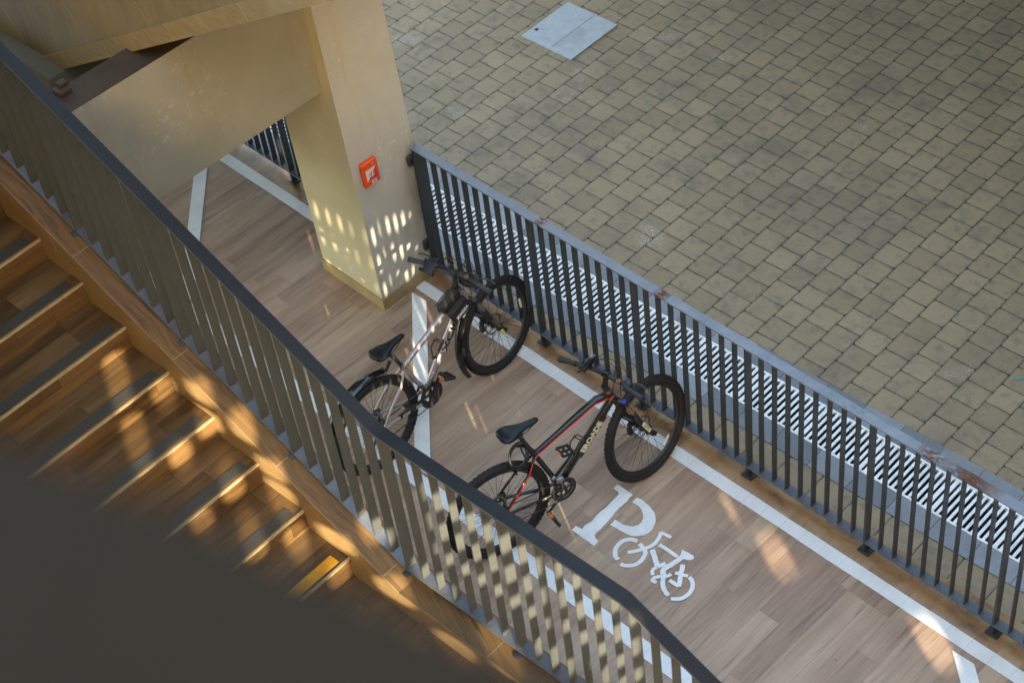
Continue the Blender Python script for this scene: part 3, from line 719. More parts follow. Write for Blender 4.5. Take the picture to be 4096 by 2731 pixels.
# ------------------------------------------------------------------ upper staircase and an unseen shading slab
up = thing('upper_staircase', 'panel-clad flank of the upper stair crossing above the column', 'staircase', S(0, -1.0, 0))
UW = -1.60
def ub(s): return 1.990 + .5807 * (s + 2.027)
sa, sb = -5.2, 1.8
shx = lambda mb, w0, w1, a, b: shex(mb, sa, sb, w0, w1, ub(sa) + a, ub(sa) + b, ub(sb) + a, ub(sb) + b)
bw(shx(MB(), UW, UW + .06, 0, .128), 'fascia', M['fascia'], up)
bw(shx(MB(), UW + .012, UW + .10, .128, 1.30), 'side_panel', M['clad'], up)
bw(shx(MB(), UW + .06, .10, .004, .127), 'soffit_slab', M['render'], up)
bw(shx(MB(), UW + .1, .0, .128, .30), 'flight', M['stair_wood'], up)
g = MB(); g.prism([(-9, -9), (3.0, -9), (3.0, -4.72), (-.35, -2.55), (-1.3, -1.78), (-9, -1.78)], 4.0, 4.3)  # unseen slab added over the stair to darken it
tag(g.build('shade_slab', M['render']), 'unseen rendered slab added above the stair to darken it', 'slab')

# parapet the photographer leans over
CZ = 8.9299; pz = CZ - .45
pa = V((7.5812 - .45, -5.6202 + .128, pz)); pb = V((7.5812 - .232, -5.6202 + .187, pz))
dr = (pb - pa).normalized(); nn = V((dr.y, -dr.x, 0))
a = pa - dr * 1.6; b = pb + dr * 1.3
g = MB(); g.hexa([a - V((0, 0, .9)), b - V((0, 0, .9)), b + nn * .32 - V((0, 0, .9)), a + nn * .32 - V((0, 0, .9)), a, b, b + nn * .32, a + nn * .32][3::-1] + [a + nn * .32, b + nn * .32, b, a])
bmesh_par = g.build('parapet_wall', M['parapet'])
tag(bmesh_par, 'out-of-focus dark brown parapet filling the lower left foreground', 'parapet')

# unseen screen added to shape the light: openings cut where sun patches should fall
EL, AZ, D0 = R(15), R(-27), 10.2
hd = V((math.cos(AZ), math.sin(AZ), 0)); pp = V((-math.sin(AZ), math.cos(AZ), 0)); O0 = V((0, -1, 0)) + hd * D0
holes = []
def hole(u, v, w, h, k=8):
    v += (D0 - 13.0) * math.tan(EL)
    r = min(w, h) * .35; pts = []
    for cx, cy, a0 in ((w / 2 - r, h / 2 - r, 0), (-w / 2 + r, h / 2 - r, 90), (-w / 2 + r, -h / 2 + r, 180), (w / 2 - r, -h / 2 + r, 270)):
        for j in range(4): a_ = R(a0 + j * 30); pts.append((u + cx + r * math.cos(a_), v + cy + r * math.sin(a_)))
    holes.append(pts)
stair_spots = [(-1.46, 4.60), (-1.45, 4.345), (-1.225, 4.46), (-1.225, 4.205), (-1.21, 3.92), (-1.01, 4.51), (-1.02, 4.285), (-.985, 4.005), (-.96, 3.77),
               (-.83, 4.335), (-.74, 4.09), (-.73, 3.90), (-.72, 3.68), (-.54, 3.49), (-.50, 3.22)]
for u, v in stair_spots: hole(u, v, .130, .165)
hole(2.055, 2.77, .15, .085); hole(2.64, 2.52, .16, .10); hole(1.93, 2.89, .04, .06)
for v, h_, u0, u1 in ((4.36, .135, .0, .42), (4.105, .135, .0, .42), (3.86, .09, .0, .42), (4.42, .125, .46, .74), (4.17, .135, .46, .74), (3.93, .10, .46, .74)):
    vv = lambda u: v - .28 * (u - .05) + (D0 - 13.0) * math.tan(EL)
    holes.append([(u1, vv(u1) + h_ / 2), (u0, vv(u0) + h_ / 2), (u0, vv(u0) - h_ / 2), (u1, vv(u1) - h_ / 2)])
    hv = v
for i, u in enumerate((-.50, -.27, -.04, .19, .42, .65, .88)):
    for j in range(3):
        hole(u, 3.70 + (i % 2) * .15 - j * .31 - (u + .5) * .28, .165, .165)
keep = []
for h in holes:
    bx = (min(q[0] for q in h) - .008, max(q[0] for q in h) + .008, min(q[1] for q in h) - .008, max(q[1] for q in h) + .008)
    if len(h) == 4 or all(bx[1] < k[0] or bx[0] > k[1] or bx[3] < k[2] or bx[2] > k[3] for k, _ in keep): keep.append((bx, h))
holes = [h for _, h in keep]
if True:
    outer = [(-14, -.5), (14, -.5), (14, 12.5), (-14, 12.5)]
    loops = [[V((u, v, 0)) for u, v in outer]] + [[V((u, v, 0)) for u, v in h[::-1]] for h in holes]
    tris = tessellate_polygon(loops)
    flatv = [q for l in loops for q in l]
    g = MB(); g.add([O0 + pp * q.x + V((0, 0, q.y)) for q in flatv], [tuple(t) for t in tris])
    o = g.build('sun_patch_screen', M['screen']); tag(o, 'unseen screen added with small openings that place the sun patches', 'screen wall')
g = MB(); g.box(5.6, 14.3, 2.6, 15.2, -.4, 3.99); g.box(6.4, 14.3, 3.2, 15.2, 4.31, 12); g.box(-16, 5.59, 10.5, 15.2, -.4, 3.98); g.box(-16, 6.39, 10.5, 15.2, 4.32, 12); tag(g.build('shade_building', M['blocker_grey']), 'unseen plain building added to darken the far right of the paved yard', 'building')  # unseen blocks added to cut skylight on the far paving

g = MB(); g.prism([(-7, 1.7), (0, 2.0), (2.0, 2.5), (15, 1.3), (15, 16), (-7, 16)], 4.0, 4.3); cn = thing('blocker', 'broad flat canopy added out of view to darken the far side of the paved yard', 'blocker', (7, 9, 4.0)); bw(g, 'blocker_plate', M['blocker_grey'], cn)  # unseen flat roof added to darken the far paving
for x, y in ((-6.6, 3.4), (14.7, 15.6)): bw(MB().cyl((x, y, -.03), (x, y, 4.02), .12), 'post', M['steel'], cn)

g = MB(); g.box(-4, 7.9, -10, -5.8, 7.2, 7.5)  # unseen slab added to cut skylight on the lower right floor
tag(g.build('shading_walkway', M['render']), 'upper walkway slab under the photographer added out of view to darken the floor', 'walkway slab')

# ------------------------------------------------------------------ bicycles (local frame: x forward, y left, z up, origin at the rear tyre's contact)
HA = R(69)
UA, PF = V((-math.cos(HA), 0, math.sin(HA))), V((math.sin(HA), 0, math.cos(HA)))
def bicycle(B):
    RW, wb = B['R'], B['wb']
    t = thing('bicycle', B['label'], 'bicycle', (B['x'], B['y'], 0))
    t.rotation_euler = (Matrix.Rotation(R(B['phi']), 3, 'Z') @ Matrix.Rotation(R(B['lean']), 3, 'X')).to_euler()
    base = V((wb, 0, RW)) - PF * .045
    def st(p):      # a point of the steered assembly, given in axis coordinates (forward, left, up along the axis)
        v = PF * p[0] + V((0, p[1], 0)) + UA * p[2]
        return base + Matrix.Rotation(R(B['steer']), 3, UA) @ v
    Ms = Matrix.Translation(base) @ Matrix.Rotation(R(B['steer']), 4, UA) @ frame_m((0, 0, 0), PF, (0, 1, 0), UA)
    bb = V((B['bb'][0], 0, B['bb'][1])); ra = V((0, 0, RW))
    sr = V((B['seat'][0], 0, B['seat'][1]))
    pcol = M[B['paint']]
    # ---- wheels
    def wheel(Mx, front):
        tw = B['tw']; ro = RW; ri = RW - .060
        g = MB(); prof = []
        for k in range(14):
            a = 2 * math.pi * k / 14; prof.append((ro - tw / 2 - .003 + (tw / 2) * math.cos(a), (tw / 2) * math.sin(a)))
        # rim first: the wheel itself
        rr = ro - tw - .001
        rim = MB().lathe([(rr, -.013), (rr + .006, -.014), (rr + .006, .014), (rr, .013), (rr - .018, .009), (rr - .024, 0), (rr - .018, -.009)], Mx, 72)
        w_ = rim.build('wheel', M['matt'], t)
        g.lathe(prof, Mx, 96)
        nk = 66
        for i in range(nk):
            for j, (ay, da) in enumerate(((-.55, 0), (.55, .5), (-1.05, .25), (1.05, .75), (0, .5))):
                th = 2 * math.pi * (i + da) / nk; cy_, sy_ = math.cos(ay), math.sin(ay)
                rc = ro - tw / 2 - .003 + (tw / 2) * cy_ + .0005; yc = (tw / 2) * sy_
                Mk = Mx @ Matrix.Rotation(-th, 4, 'Y') @ Matrix.Translation((rc, yc, 0)) @ Matrix.Rotation(ay, 4, 'Z')
                kz = .0075 if j < 4 else .006
                g.box(-.003, .0026, -.0044, .0044, -kz, kz, Mk)
        g.build('tyre', M['tyre'], w_)
        s_ = MB()
        for i in range(32):
            th = 2 * math.pi * (i + .5) / 32; side = -1 if i % 2 else 1
            tang = .9 if (i // 2) % 2 else -.9
            h = V((.026 * math.cos(th + tang), side * .026, .026 * math.sin(th + tang))); e = V(((rr - .016) * math.cos(th), 0, (rr - .016) * math.sin(th)))
            s_.tube([Mx @ h, Mx @ e], .00135, 5)
        s_.build('spokes', M['matt'], w_)
        h = MB().lathe([(.0001, -.052), (.012, -.052), (.012, -.035), (.030, -.030), (.030, -.026), (.016, -.022), (.014, 0), (.016, .022), (.030, .026), (.030, .030), (.012, .035), (.012, .052), (.0001, .052)], Mx, 20, False)
        h.build('hub', M['matt'], w_)
        d = MB(); yb = .034
        d.lathe([(.066, yb), (.080, yb), (.080, yb + .002), (.066, yb + .002)], Mx, 40)
        for i in range(6):
            a = 2 * math.pi * i / 6
            d.tube([Mx @ V((.02 * math.cos(a), yb + .001, .02 * math.sin(a))), Mx @ V((.068 * math.cos(a + .5), yb + .001, .068 * math.sin(a + .5)))], .0028, 6)
        d.build('brake_disc', M['alloy'], w_)
        a = R(B['refl'][0 if front else 1]); rc = rr - .055
        mk = Mx @ Matrix.Rotation(-a, 4, 'Y') @ Matrix.Translation((rc, 0, 0))
        MB().rbox(.016, .010, .075, .003, mk).build('spoke_reflector', M['reflector'], w_)
        v_ = Mx @ Matrix.Rotation(-a - 2.2, 4, 'Y')
        MB().tube([v_ @ V((rr - .02, 0, 0)), v_ @ V((rr - .055, 0, 0))], .003, 6).build('valve', M['matt'], w_)
        return w_
    wheel(Matrix.Translation(ra), False)
    fax = Ms @ Matrix.Translation((.045, 0, 0))
    # wheel frame: local Y is the axle
    Mf = frame_m(fax.translation, fax.to_3x3() @ V((1, 0, 0)), fax.to_3x3() @ V((0, 1, 0)), fax.to_3x3() @ V((0, 0, 1)))
    wheel(Mf, True)
    # ---- frame
    std = (sr + V((.125, 0, -.035)) - bb).normalized()
    stt = bb + std * B['stl']
    hl, hu = base + UA * B['hl'], base + UA * B['hu']
    g = MB()
    g.tube([bb, stt + std * .025], .0172, 14)
    g.tube([hl - UA * .005, hl + UA * .01, hu - UA * .02, hu], [.026, .024, .024, .027], 16)
    dt0, dt1 = bb + V((.01, 0, .02)), hl + UA * .035
    tt0, tt1 = stt - std * .01, hu - UA * .030
    if B['kind'] == 'carbon':
        mid = dt0.lerp(dt1, .88) + V((0, 0, .0)); g.tube([dt0, dt0.lerp(dt1, .5), mid, dt1], [.027, .030, .031, .026], 16, sq=(1, .85))
        c1 = tt1 + V((-.10, 0, .006)); g.tube([tt0, tt0.lerp(c1, .33), tt0.lerp(c1, .72) + V((0, 0, .006)), c1 + V((0, 0, .006)), tt1], [.017, .020, .024, .026, .024], 16, sq=(.85, 1))
    else:
        g.tube([dt0, dt0.lerp(dt1, .5), dt1], [.025, .028, .025], 16, sq=(1, .85))
        g.tube([tt0, tt0.lerp(tt1, .5), tt1], [.019, .021, .023], 16)
    g.tube([bb + V((0, -.040, 0)), bb + V((0, .040, 0))], .023, 18)
    for sd in (-1, 1):
        drp = ra + V((-.004, sd * .068, 0))
        c0 = bb + V((-.02, sd * .030, -.004)); c1 = V((bb.x - .11, sd * .046, RW - .045 + (bb.z - RW) * .4)); g.tube([c0, c1, V((.12, sd * .064, RW - .012)), drp], [.013, .012, .0105, .009], 10)
        top = tt0 + V((-.01, sd * .014, -.015)); g.tube([top, top.lerp(drp, .25) + V((0, sd * .022, -.004)), top.lerp(drp, .6) + V((0, sd * .012, 0)), drp], [.0105, .010, .009, .008], 10)
        g.box(-.014, .016, sd * .068 - .004, sd * .068 + .004, RW - .022, RW + .022)
    g.tube([V((.150, -.040, RW + .26)), V((.150, .040, RW + .26))], .007, 8)
    fr = g.build('frame', pcol, t)
    dv = (dt1 - dt0).normalized(); du = V((-dv.z, 0, dv.x))
    Ltx = (dt1 - dt0).length
    if B['kind'] == 'carbon':
        # red line along top tube, over the seat joint and down the stay
        c1 = tt1 + V((-.10, 0, .006)); pts = [base + UA * (B['hl'] + .065) + V((.012, -.0215, 0)), base + UA * (B['hl'] + .060) + V((-.014, -.026, -.004)), tt1 + V((-.055, -.0235, -.006)), c1 + V((-.02, -.0252, -.004)), tt0.lerp(c1, .72) + V((0, -.0243, -.002)), tt0.lerp(c1, .33) + V((0, -.0205, -.006)), tt0 + V((.01, -.0175, -.010)),
              tt0 + V((-.02, -.0240, -.022))]
        drp = ra + V((-.004, -.068, 0)); top = tt0 + V((-.01, -.014, -.015))
        for q in (.25, .6, .97): pts.append(top.lerp(drp, q) + V((.003, -.022 * (1 if q < .5 else .55 if q < .9 else 0) - .0098, 0)))
        fine = []
        for i in range(len(pts) - 1):
            for k in range(4): fine.append(pts[i].lerp(pts[i + 1], k / 4))
        MB().tube(fine + [pts[-1]], .0042, 6).build('red_stripe', M['red_stripe'], fr)
        MB().box(-.155, .155, -.0235, .0235, -.0007, .0007, frame_m(dt0.lerp(dt1, .56) + V((0, -.0268, 0)), dv, du, V((0, -1, 0)))).build('lettering_panel', M['black'], fr)
        bake_text('EROADE', .056, .0006, frame_m(dt0.lerp(dt1, .56) + V((0, -.0280, 0)), dv, du, V((0, -1, 0))), 'lettering', M['cream'], fr, .0028, 1.08)
        cs0, cs1 = V((.10, -.0785, RW - .020)), V((bb.x - .08, -.0605, RW - .044))
        cd_ = (cs1 - cs0).normalized()
        bake_text('ADVENTURE', .019, .0004, frame_m(cs0.lerp(cs1, .28), cd_, V((-cd_.z, 0, cd_.x)), V((0, -1, 0))), 'stay_lettering', M['alloy'], fr, .0003)
        bake_text('EROADE', .018, .0004, frame_m(cs0.lerp(cs1, .80) + V((0, -.001, 0)), cd_, V((-cd_.z, 0, cd_.x)), V((0, -1, 0))), 'stay_lettering', M['cream'], fr, .0006)
    else:
        bake_text('XCIC', .070, .0006, frame_m(dt0.lerp(dt1, .60) + V((0, -.0242, 0)), dv, du, V((0, -1, 0))), 'lettering', M['black_ink'], fr, .002, 1.5)
        bake_text('HC', .022, .0006, frame_m(dt0.lerp(dt1, .07) + V((0, -.0235, 0)), dv, du, V((0, -1, 0))), 'lettering', M['black_ink'], fr, .001)
        MB().rbox(.03, .004, .024, .0015, frame_m(tt0.lerp(tt1, .07) + V((0, -.0190, .0125)), (tt1 - tt0), V((0, -.6, .8)).cross(tt1 - tt0), V((0, -.6, .8)))).build('yellow_sticker', M['yellow'], fr)
        # black stay protector with white lettering on the drive side
        c0 = bb + V((-.06, -.034, -.012)); c1 = V((.15, -.062, RW - .014))
        MB().tube([c0, c0.lerp(c1, .5) + V((0, -.002, -.004)), c1], .0165, 10).build('stay_protector', M['cloth'], fr)
        cd_ = (c0 - c1).normalized()
        bake_text('XTHC', .026, .0004, frame_m(c1.lerp(c0, .22) + V((0, -.0175, .002)), cd_, V((-cd_.z, 0, cd_.x)), V((0, -1, .0))), 'protector_lettering', M['label_white'], fr, .0007)
        bake_text('XMAA', .020, .0004, frame_m(c1.lerp(c0, .72) + V((0, -.0185, .002)), cd_, V((-cd_.z, 0, cd_.x)), V((0, -1, .0))), 'protector_lettering', M['label_white'], fr, .0005)
    # ---- fork, turned with the bar
    g = MB(); cr = B['hl'] - .030
    g.tube([st((.012, -.062, cr - .004)), st((.010, -.03, cr + .012)), st((.006, 0, cr + .018)), st((.010, .03, cr + .012)), st((.012, .062, cr - .004))], [.019, .021, .023, .021, .019], 12)
    g.tube([st((0, 0, cr)), st((0, 0, B['hl']))], .020, 12)
    for sd in (-1, 1):
        y = sd * .062
        g.tube([st((.016, y, cr - .125)), st((.016, y, cr - .135)), st((.018, y, cr - .22)), st((.026, y, .06)), st((.040, y, -.012))], [.0225, .0205, .0205, .0195, .016], 12)
        g.tube([st((.016, y, cr - .02)), st((.016, y, cr + .016))], .0195, 12)
    g.tube([st((-.012, -.055, cr - .17)), st((-.030, -.03, cr - .130)), st((-.034, 0, cr - .118)), st((-.030, .03, cr - .130)), st((-.012, .055, cr - .17))], .012, 10)
    g.tube([st((.045, -.085, 0)), st((.045, -.060, 0))], .016, 12)
    fk = g.build('fork', M['black' if B['kind'] == 'carbon' else 'matt'], t)
    for sd in (-1, 1):
        MB().cyl(st((.016, sd * .062, cr - .13)), st((.016, sd * .062, cr - .015)), .0160, 14).build('stanchion', M['bronze' if B['kind'] == 'carbon' else 'alloy'], fk)
    MB().cyl(st((.016, -.062, cr + .0161)), st((.016, -.062, cr + .026)), .0155, 14).build('adjuster_knob', M['blue' if B['kind'] == 'carbon' else 'alloy'], fk)
    Mq = Ms.to_3x3(); n_ = Mq @ V((0, -1, 0)); dn_ = Mq @ V((.10, 0, -1)); upv = n_.cross(dn_)
    if B['kind'] == 'carbon':
        MB().box(-.055, .055, -.0135, .0135, -.0005, .0005, frame_m(st((.0245, -.0838, .115)), dn_, upv, n_)).build('fork_label', M['cream'], fk)
        bake_text('SUNTE', .024, .0003, frame_m(st((.0245, -.0846, .115)), dn_, upv, n_), 'fork_lettering', M['black_ink'], fk, .0004)
    else:
        MB().box(-.055, .055, -.013, .013, -.0005, .0005, frame_m(st((.0245, -.0838, .13)), dn_, upv, n_)).build('fork_label', M['alloy'], fk)
        MB().rbox(.042, .018, .008, .002, frame_m(st((.020, -.083, .018)), dn_, upv, n_)).build('yellow_sticker', M['yellow'], fk)
    # disc calliper on the left leg
    g = MB(); g.rbox(.030, .034, .055, .006, Ms @ Matrix.Translation((-.030, .050, .055)) @ Matrix.Rotation(.4, 4, 'Y')); g.rbox(.028, .030, .032, .005, Ms @ Matrix.Translation((-.008, .054, .085)))
    g.build('brake_caliper', M['matt'], fk)
    # ---- cockpit
    hx = B['hu']
    g = MB(); g.tube([st((0, 0, hx)), st((0, 0, hx + .022))], [.0255, .022], 16)
    g.build('headset_spacer', M['bronze' if B['kind'] == 'carbon' else 'alloy'], t)
    bc = B['bar']            # (forward, up) of the bar centre
    g = MB(); g.tube([st((0, 0, hx + .018)), st((0, 0, hx + .066))], [.021, .019], 14)
    g.tube([st((0, 0, hx + .044)), st((bc[0] * .9, 0, bc[1] - .002))], [.019, .016], 12)
    g.tube([st((bc[0], -.024, bc[1])), st((bc[0], .024, bc[1]))], .022, 14); g.build('stem', M['black' if B['kind'] == 'carbon' else 'matt'], t)
    hw = B['hw']
    barp = [(bc[0] - .045, -hw, bc[1] + .022), (bc[0] - .022, -hw * .55, bc[1] + .020), (bc[0] - .004, -.11, bc[1] + .004), (bc[0], 0, bc[1]), (bc[0] - .004, .11, bc[1] + .004), (bc[0] - .022, hw * .55, bc[1] + .020), (bc[0] - .045, hw, bc[1] + .022)]
    hb = MB().tube([st(p) for p in barp], [.011, .0115, .0145, .0158, .0145, .0115, .011], 12).build('handlebar', M['matt'], t)
    def onbar(y):
        for a, b in zip(barp, barp[1:]):
            if a[1] <= y <= b[1]: return V(a).lerp(V(b), (y - a[1]) / (b[1] - a[1]))
    for sd in (-1, 1):
        a_, b_ = onbar(sd * (hw - .001)), onbar(sd * (hw - .128))
        rr_ = [.0165, .0175, .0165, .0160, .0172] if B['kind'] != 'carbon' else [.021, .0195, .0165, .0165, .0178]
        MB().tube([st(a_.lerp(b_, k / 4)) for k in range(5)], rr_, 14).build('grip', M['grip' if B['kind'] != 'carbon' else 'matt'], hb)
        MB().cyl(st(a_ + V((0, sd * .004, 0))), st(a_ - V((0, sd * .002, 0))), .0185, 14).build('bar_end_plug', M['matt'], hb)
        c = onbar(sd * (hw - .150)); g = MB()
        g.rbox(.036, .030, .030, .006, Ms @ Matrix.Translation(c + V((.022, 0, -.008))))
        g.rbox(.058, .050, .026, .008, Ms @ Matrix.Translation(c + V((.030, -sd * .030, -.014))))
        g.tube([st(c + V((.03, 0, -.006))), st(c + V((.052, sd * .03, -.010))), st(c + V((.056, sd * .075, -.012))), st(c + V((.046, sd * .125, -.012)))], [.007, .0065, .0060, .0068], 8, sq=(.6, 1))
        g.build('brake_lever', M['matt'], hb)
        g = MB(); c2 = onbar(sd * (hw - .165))
        g.rbox(.050, .052, .030, .008, Ms @ Matrix.Translation(c2 + V((.004, 0, -.030)))); g.tube([st(c2 + V((-.015, 0, -.038))), st(c2 + V((-.040, sd * .022, -.040)))], [.006, .005], 8)
        g.tube([st(c2 + V((.03, 0, -.02))), st(c2 + V((.045, -sd * .02, -.02)))], .006, 8)
        g.build('shifter', M['matt'], hb)
    # bell on the right
    yb = -.125 if B['kind'] != 'carbon' else -.135
    c = onbar(yb); g = MB(); Mb = Ms @ Matrix.Translation(c + V((-.002, 0, .020))) @ Matrix.Rotation(R(-90), 4, 'X')
    g.lathe([(.0001, -.016), (.006, -.016), (.013, -.012), (.017, -.004), (.0175, .004), (.0001, .004)], Matrix.Translation((0, 0, 0)) @ Ms @ Matrix.Translation(c + V((-.002, 0, .024))) @ Matrix.Rotation(R(90), 4, 'X'), 20, False)
    g.build('bell', M['chrome' if B['kind'] != 'carbon' else 'bronze'], hb)
    if B['kind'] != 'carbon':
        g = MB(); c = onbar(.165); Mp = Ms @ Matrix.Translation(c + V((-.040, -.005, .034))) @ Matrix.Rotation(.25, 4, 'X')
        g.rbox(.085, .080, .022, .005, Mp)
        for sx, sy in ((-1, -1), (-1, 1), (1, -1), (1, 1)): g.rbox(.022, .014, .034, .003, Mp @ Matrix.Translation((sx * .034, sy * .046, .006)))
        g.tube([st(c), st(c + V((-.03, 0, .028)))], .011, 10); g.build('phone_holder', M['matt'], hb)
        g = MB(); c = onbar(.055); g.rbox(.018, .040, .034, .006, Ms @ Matrix.Translation(c + V((.045, 0, .020)))); g.tube([st(c), st(c + V((.04, 0, .015)))], .007, 8); g.build('bar_lamp', M['black'], hb)
    else:
        g = MB(); c = onbar(.125); g.rbox(.115, .030, .030, .006, Ms @ Matrix.Translation(c + V((.022, 0, .034))) @ Matrix.Rotation(.06, 4, 'Y')); g.tube([st(c), st(c + V((.01, 0, .02)))], .014, 10); g.build('bar_lamp', M['black'], hb)
    # cables
    g = MB()
    for k, (y, of) in enumerate(((.17, .075), (.15, .10), (-.17, .085), (-.15, .11))):
        a = onbar(y) + V((.045, 0, -.012)); sgn = 1 if y > 0 else -1
        pts = [a, a + V((of * .45, -sgn * .05, .004)), V((bc[0] + of, sgn * .035, bc[1] + .012)), V((bc[0] + of * .9, -sgn * .02, bc[1] - .06)), V((.055, -sgn * .032, hx - .06)), V((.035, -sgn * .034, B['hl'] + .01))]
        pts = [V(p) for p in pts]; fine = []
        for i in range(len(pts) - 1):
            p0, p1, p2, p3 = pts[max(i - 1, 0)], pts[i], pts[i + 1], pts[min(i + 2, len(pts) - 1)]
            for q in range(5):
                u = q / 5; fine.append(.5 * ((2 * p1) + (p2 - p0) * u + (2 * p0 - 5 * p1 + 4 * p2 - p3) * u * u + (3 * p1 - p0 - 3 * p2 + p3) * u ** 3))
        g.tube([st(p) for p in fine + [pts[-1]]], .0024, 6)
    g.tube([st((.035, .034, B['hl'])), st((-.02, .07, .22)), st((-.03, .062, .09))], .0022, 6)
    g.build('cables', M['matt'], hb)
    # ---- saddle and post
    g = MB(); stp = stt + std * .02; g.tube([stp, sr + V((.125, 0, -.040))], .0140, 12)
    g.rbox(.050, .046, .030, .006, Matrix.Translation(sr + V((.128, 0, -.045))))
    for sd in (-1, 1): g.tube([sr + V((.02, sd * .03, -.022)), sr + V((.08, sd * .022, -.040)), sr + V((.17, sd * .022, -.040)), sr + V((.25, sd * .006, -.018))], .0036, 6)
    sp = g.build('seat_post', M['matt'], t)
    MB().tube([stp - std * .012, stp + std * .006], .0205, 14).build('seat_clamp', M['matt' if B['kind'] == 'carbon' else 'chrome'], sp)
    keys = [(0, .034, .004, .012), (.012, .060, .014, .026), (.040, .073, .021, .036), (.075, .070, .021, .038), (.110, .055, .017, .036), (.145, .038, .014, .032), (.185, .027, .012, .028), (.225, .022, .011, .026), (.255, .020, .009, .023), (.270, .015, .004, .018), (.276, .006, -.003, .010)]
    secs = []
    for i in range(len(keys) - 1):
        for q in range(3): secs.append(tuple(a_ + (b_ - a_) * q / 3 for a_, b_ in zip(keys[i], keys[i + 1])))
    secs.append(keys[-1])
    vs = []; fs = []; n = 24
    for x, w_, h_, d_ in secs:
        for j in range(n):
            a = 2 * math.pi * j / n; c_, s_ = math.cos(a), math.sin(a)
            vs.append(sr + V((x, w_ * math.copysign(abs(c_) ** .8, c_), (h_ if s_ > 0 else d_) * math.copysign(abs(s_) ** (.9 if s_ > 0 else 1.3), s_))))
    for i in range(len(secs) - 1):
        for j in range(n): j2 = (j + 1) % n; fs.append((i * n + j, i * n + j2, (i + 1) * n + j2, (i + 1) * n + j))
    fs.append(tuple(range(n))[::-1]); fs.append(tuple((len(secs) - 1) * n + j for j in range(n)))
    MB().add(vs, fs, True).build('saddle', M['saddle'], t)
    # ---- drivetrain
    cr_ = B['crank']; yo = -.060
    g = MB(); Mc = Matrix.Translation(bb)
    for rad, y in ((.088, -.050), (.070, -.043)):
        g.lathe([(rad - .018, y - .0012), (rad, y - .0012), (rad, y + .0012), (rad - .018, y + .0012)], Mc, 88, True, lambda i, j: (.0035 if i % 2 and j in (1, 2) else 0))
    for i in range(5):
        a = 2 * math.pi * i / 5 + .3; g.tube([bb + V((.012 * math.cos(a), -.052, .012 * math.sin(a))), bb + V((.076 * math.cos(a), -.051, .076 * math.sin(a)))], [.012, .008], 8, sq=(1, .5))
    g.tube([bb + V((0, -.066, 0)), bb + V((0, -.045, 0))], .022, 16)
    if B['kind'] != 'carbon': g.lathe([(.078, -.0545), (.098, -.0545), (.098, -.0515), (.078, -.0515)], Mc, 48)
    cs = g.build('chainring', M['matt'], t)
    cv = V((math.cos(cr_), 0, math.sin(cr_)))
    for sd in (-1, 1):
        v = cv * (1 if sd < 0 else -1); y0 = sd * .066; y1 = sd * .082
        g = MB(); e = bb + v * .172 + V((0, y1, 0)); g.tube([bb + V((0, y0, 0)), bb + v * .08 + V((0, (y0 + y1) / 2, 0)), e], [.017, .013, .012], 10, sq=(1, .6)); g.tube([e, e + V((0, sd * .014, 0))], .011, 10)
        ca = g.build('crank_arm', M['matt'], t)
        pm_ = Matrix.Translation(e + V((0, sd * .062, 0))) @ Matrix.Rotation(B['pedal'][0 if sd < 0 else 1], 4, 'Y')
        g = MB(); g.tube([pm_ @ V((0, -sd * .052, 0)), pm_ @ V((0, sd * .046, 0))], .008, 10)
        for sx in (-1, 1): g.rbox(.012, .090, .020, .003, pm_ @ Matrix.Translation((sx * .040, 0, 0)))
        for yy in (-.044, 0, .044): g.rbox(.084, .010, .016, .003, pm_ @ Matrix.Translation((0, yy, 0)))
        for sx in (-1, 1):
            for yy in (-.036, -.012, .012, .036): g.box(-.004, .004, -.006, .006, .008, .014, pm_ @ Matrix.Translation((sx * .040, yy, 0)))
        pd = g.build('pedal', M['matt'], ca)
        for sx in (-1, 1): MB().rbox(.004, .050, .012, .001, pm_ @ Matrix.Translation((sx * .0475, 0, 0))).build('pedal_reflector', M['amber'], ca)
    g = MB()
    for k, rad in enumerate((.058, .052, .046, .040, .034, .028)):
        y = -.028 - k * .0045; g.lathe([(rad - .012, y - .001), (rad, y - .001), (rad, y + .001), (rad - .012, y + .001)], Matrix.Translation(ra), 44, True, lambda i, j: (.003 if i % 2 and j in (1, 2) else 0))
    g.build('cassette', M['chain'], t)
    dl = ra + V((.012, -.045, -.105)); dj = ra + V((.020, -.045, -.055))
    g = MB(); ctop = ra + V((0, -.042, .042)); ccr = bb + V((-.01, -.050, .087))
    g.tube([ctop, ccr], .0042, 6, sq=(1, .7)); g.tube([bb + V((-.02, -.050, -.086)), dl + V((-.01, 0, -.010))], .0042, 6, sq=(1, .7)); g.tube([dl + V((.012, 0, 0)), dj + V((-.012, 0, 0))], .0042, 6)
    arc = [bb + V((.089 * math.cos(a), -.050, .089 * math.sin(a))) for a in [math.pi * .54 - math.pi * 1.10 * k / 14 for k in range(15)]]
    g.tube(arc, .0042, 6); g.build('chain', M['chain'], t)
    g = MB(); g.rbox(.040, .030, .040, .006, Matrix.Translation(ra + V((.006, -.062, -.035)))); g.tube([dj, dl], .011, 8, sq=(1, .5))
    for q in (dj, dl): g.tube([q + V((0, -.006, 0)), q + V((0, .006, 0))], .018, 14)
    g.build('rear_derailleur', M['matt'], t)
    g = MB(); g.rbox(.055, .020, .030, .005, Matrix.Translation(bb + V((-.015, -.050, .098)))); g.rbox(.030, .030, .035, .006, Matrix.Translation(bb + V((-.045, -.024, .105)))); g.build('front_derailleur', M['alloy'], t)
    g = MB(); g.rbox(.050, .030, .034, .006, Matrix.Translation(ra + V((.062, .052, .045))))
    g.build('brake_caliper', M['matt'], t)
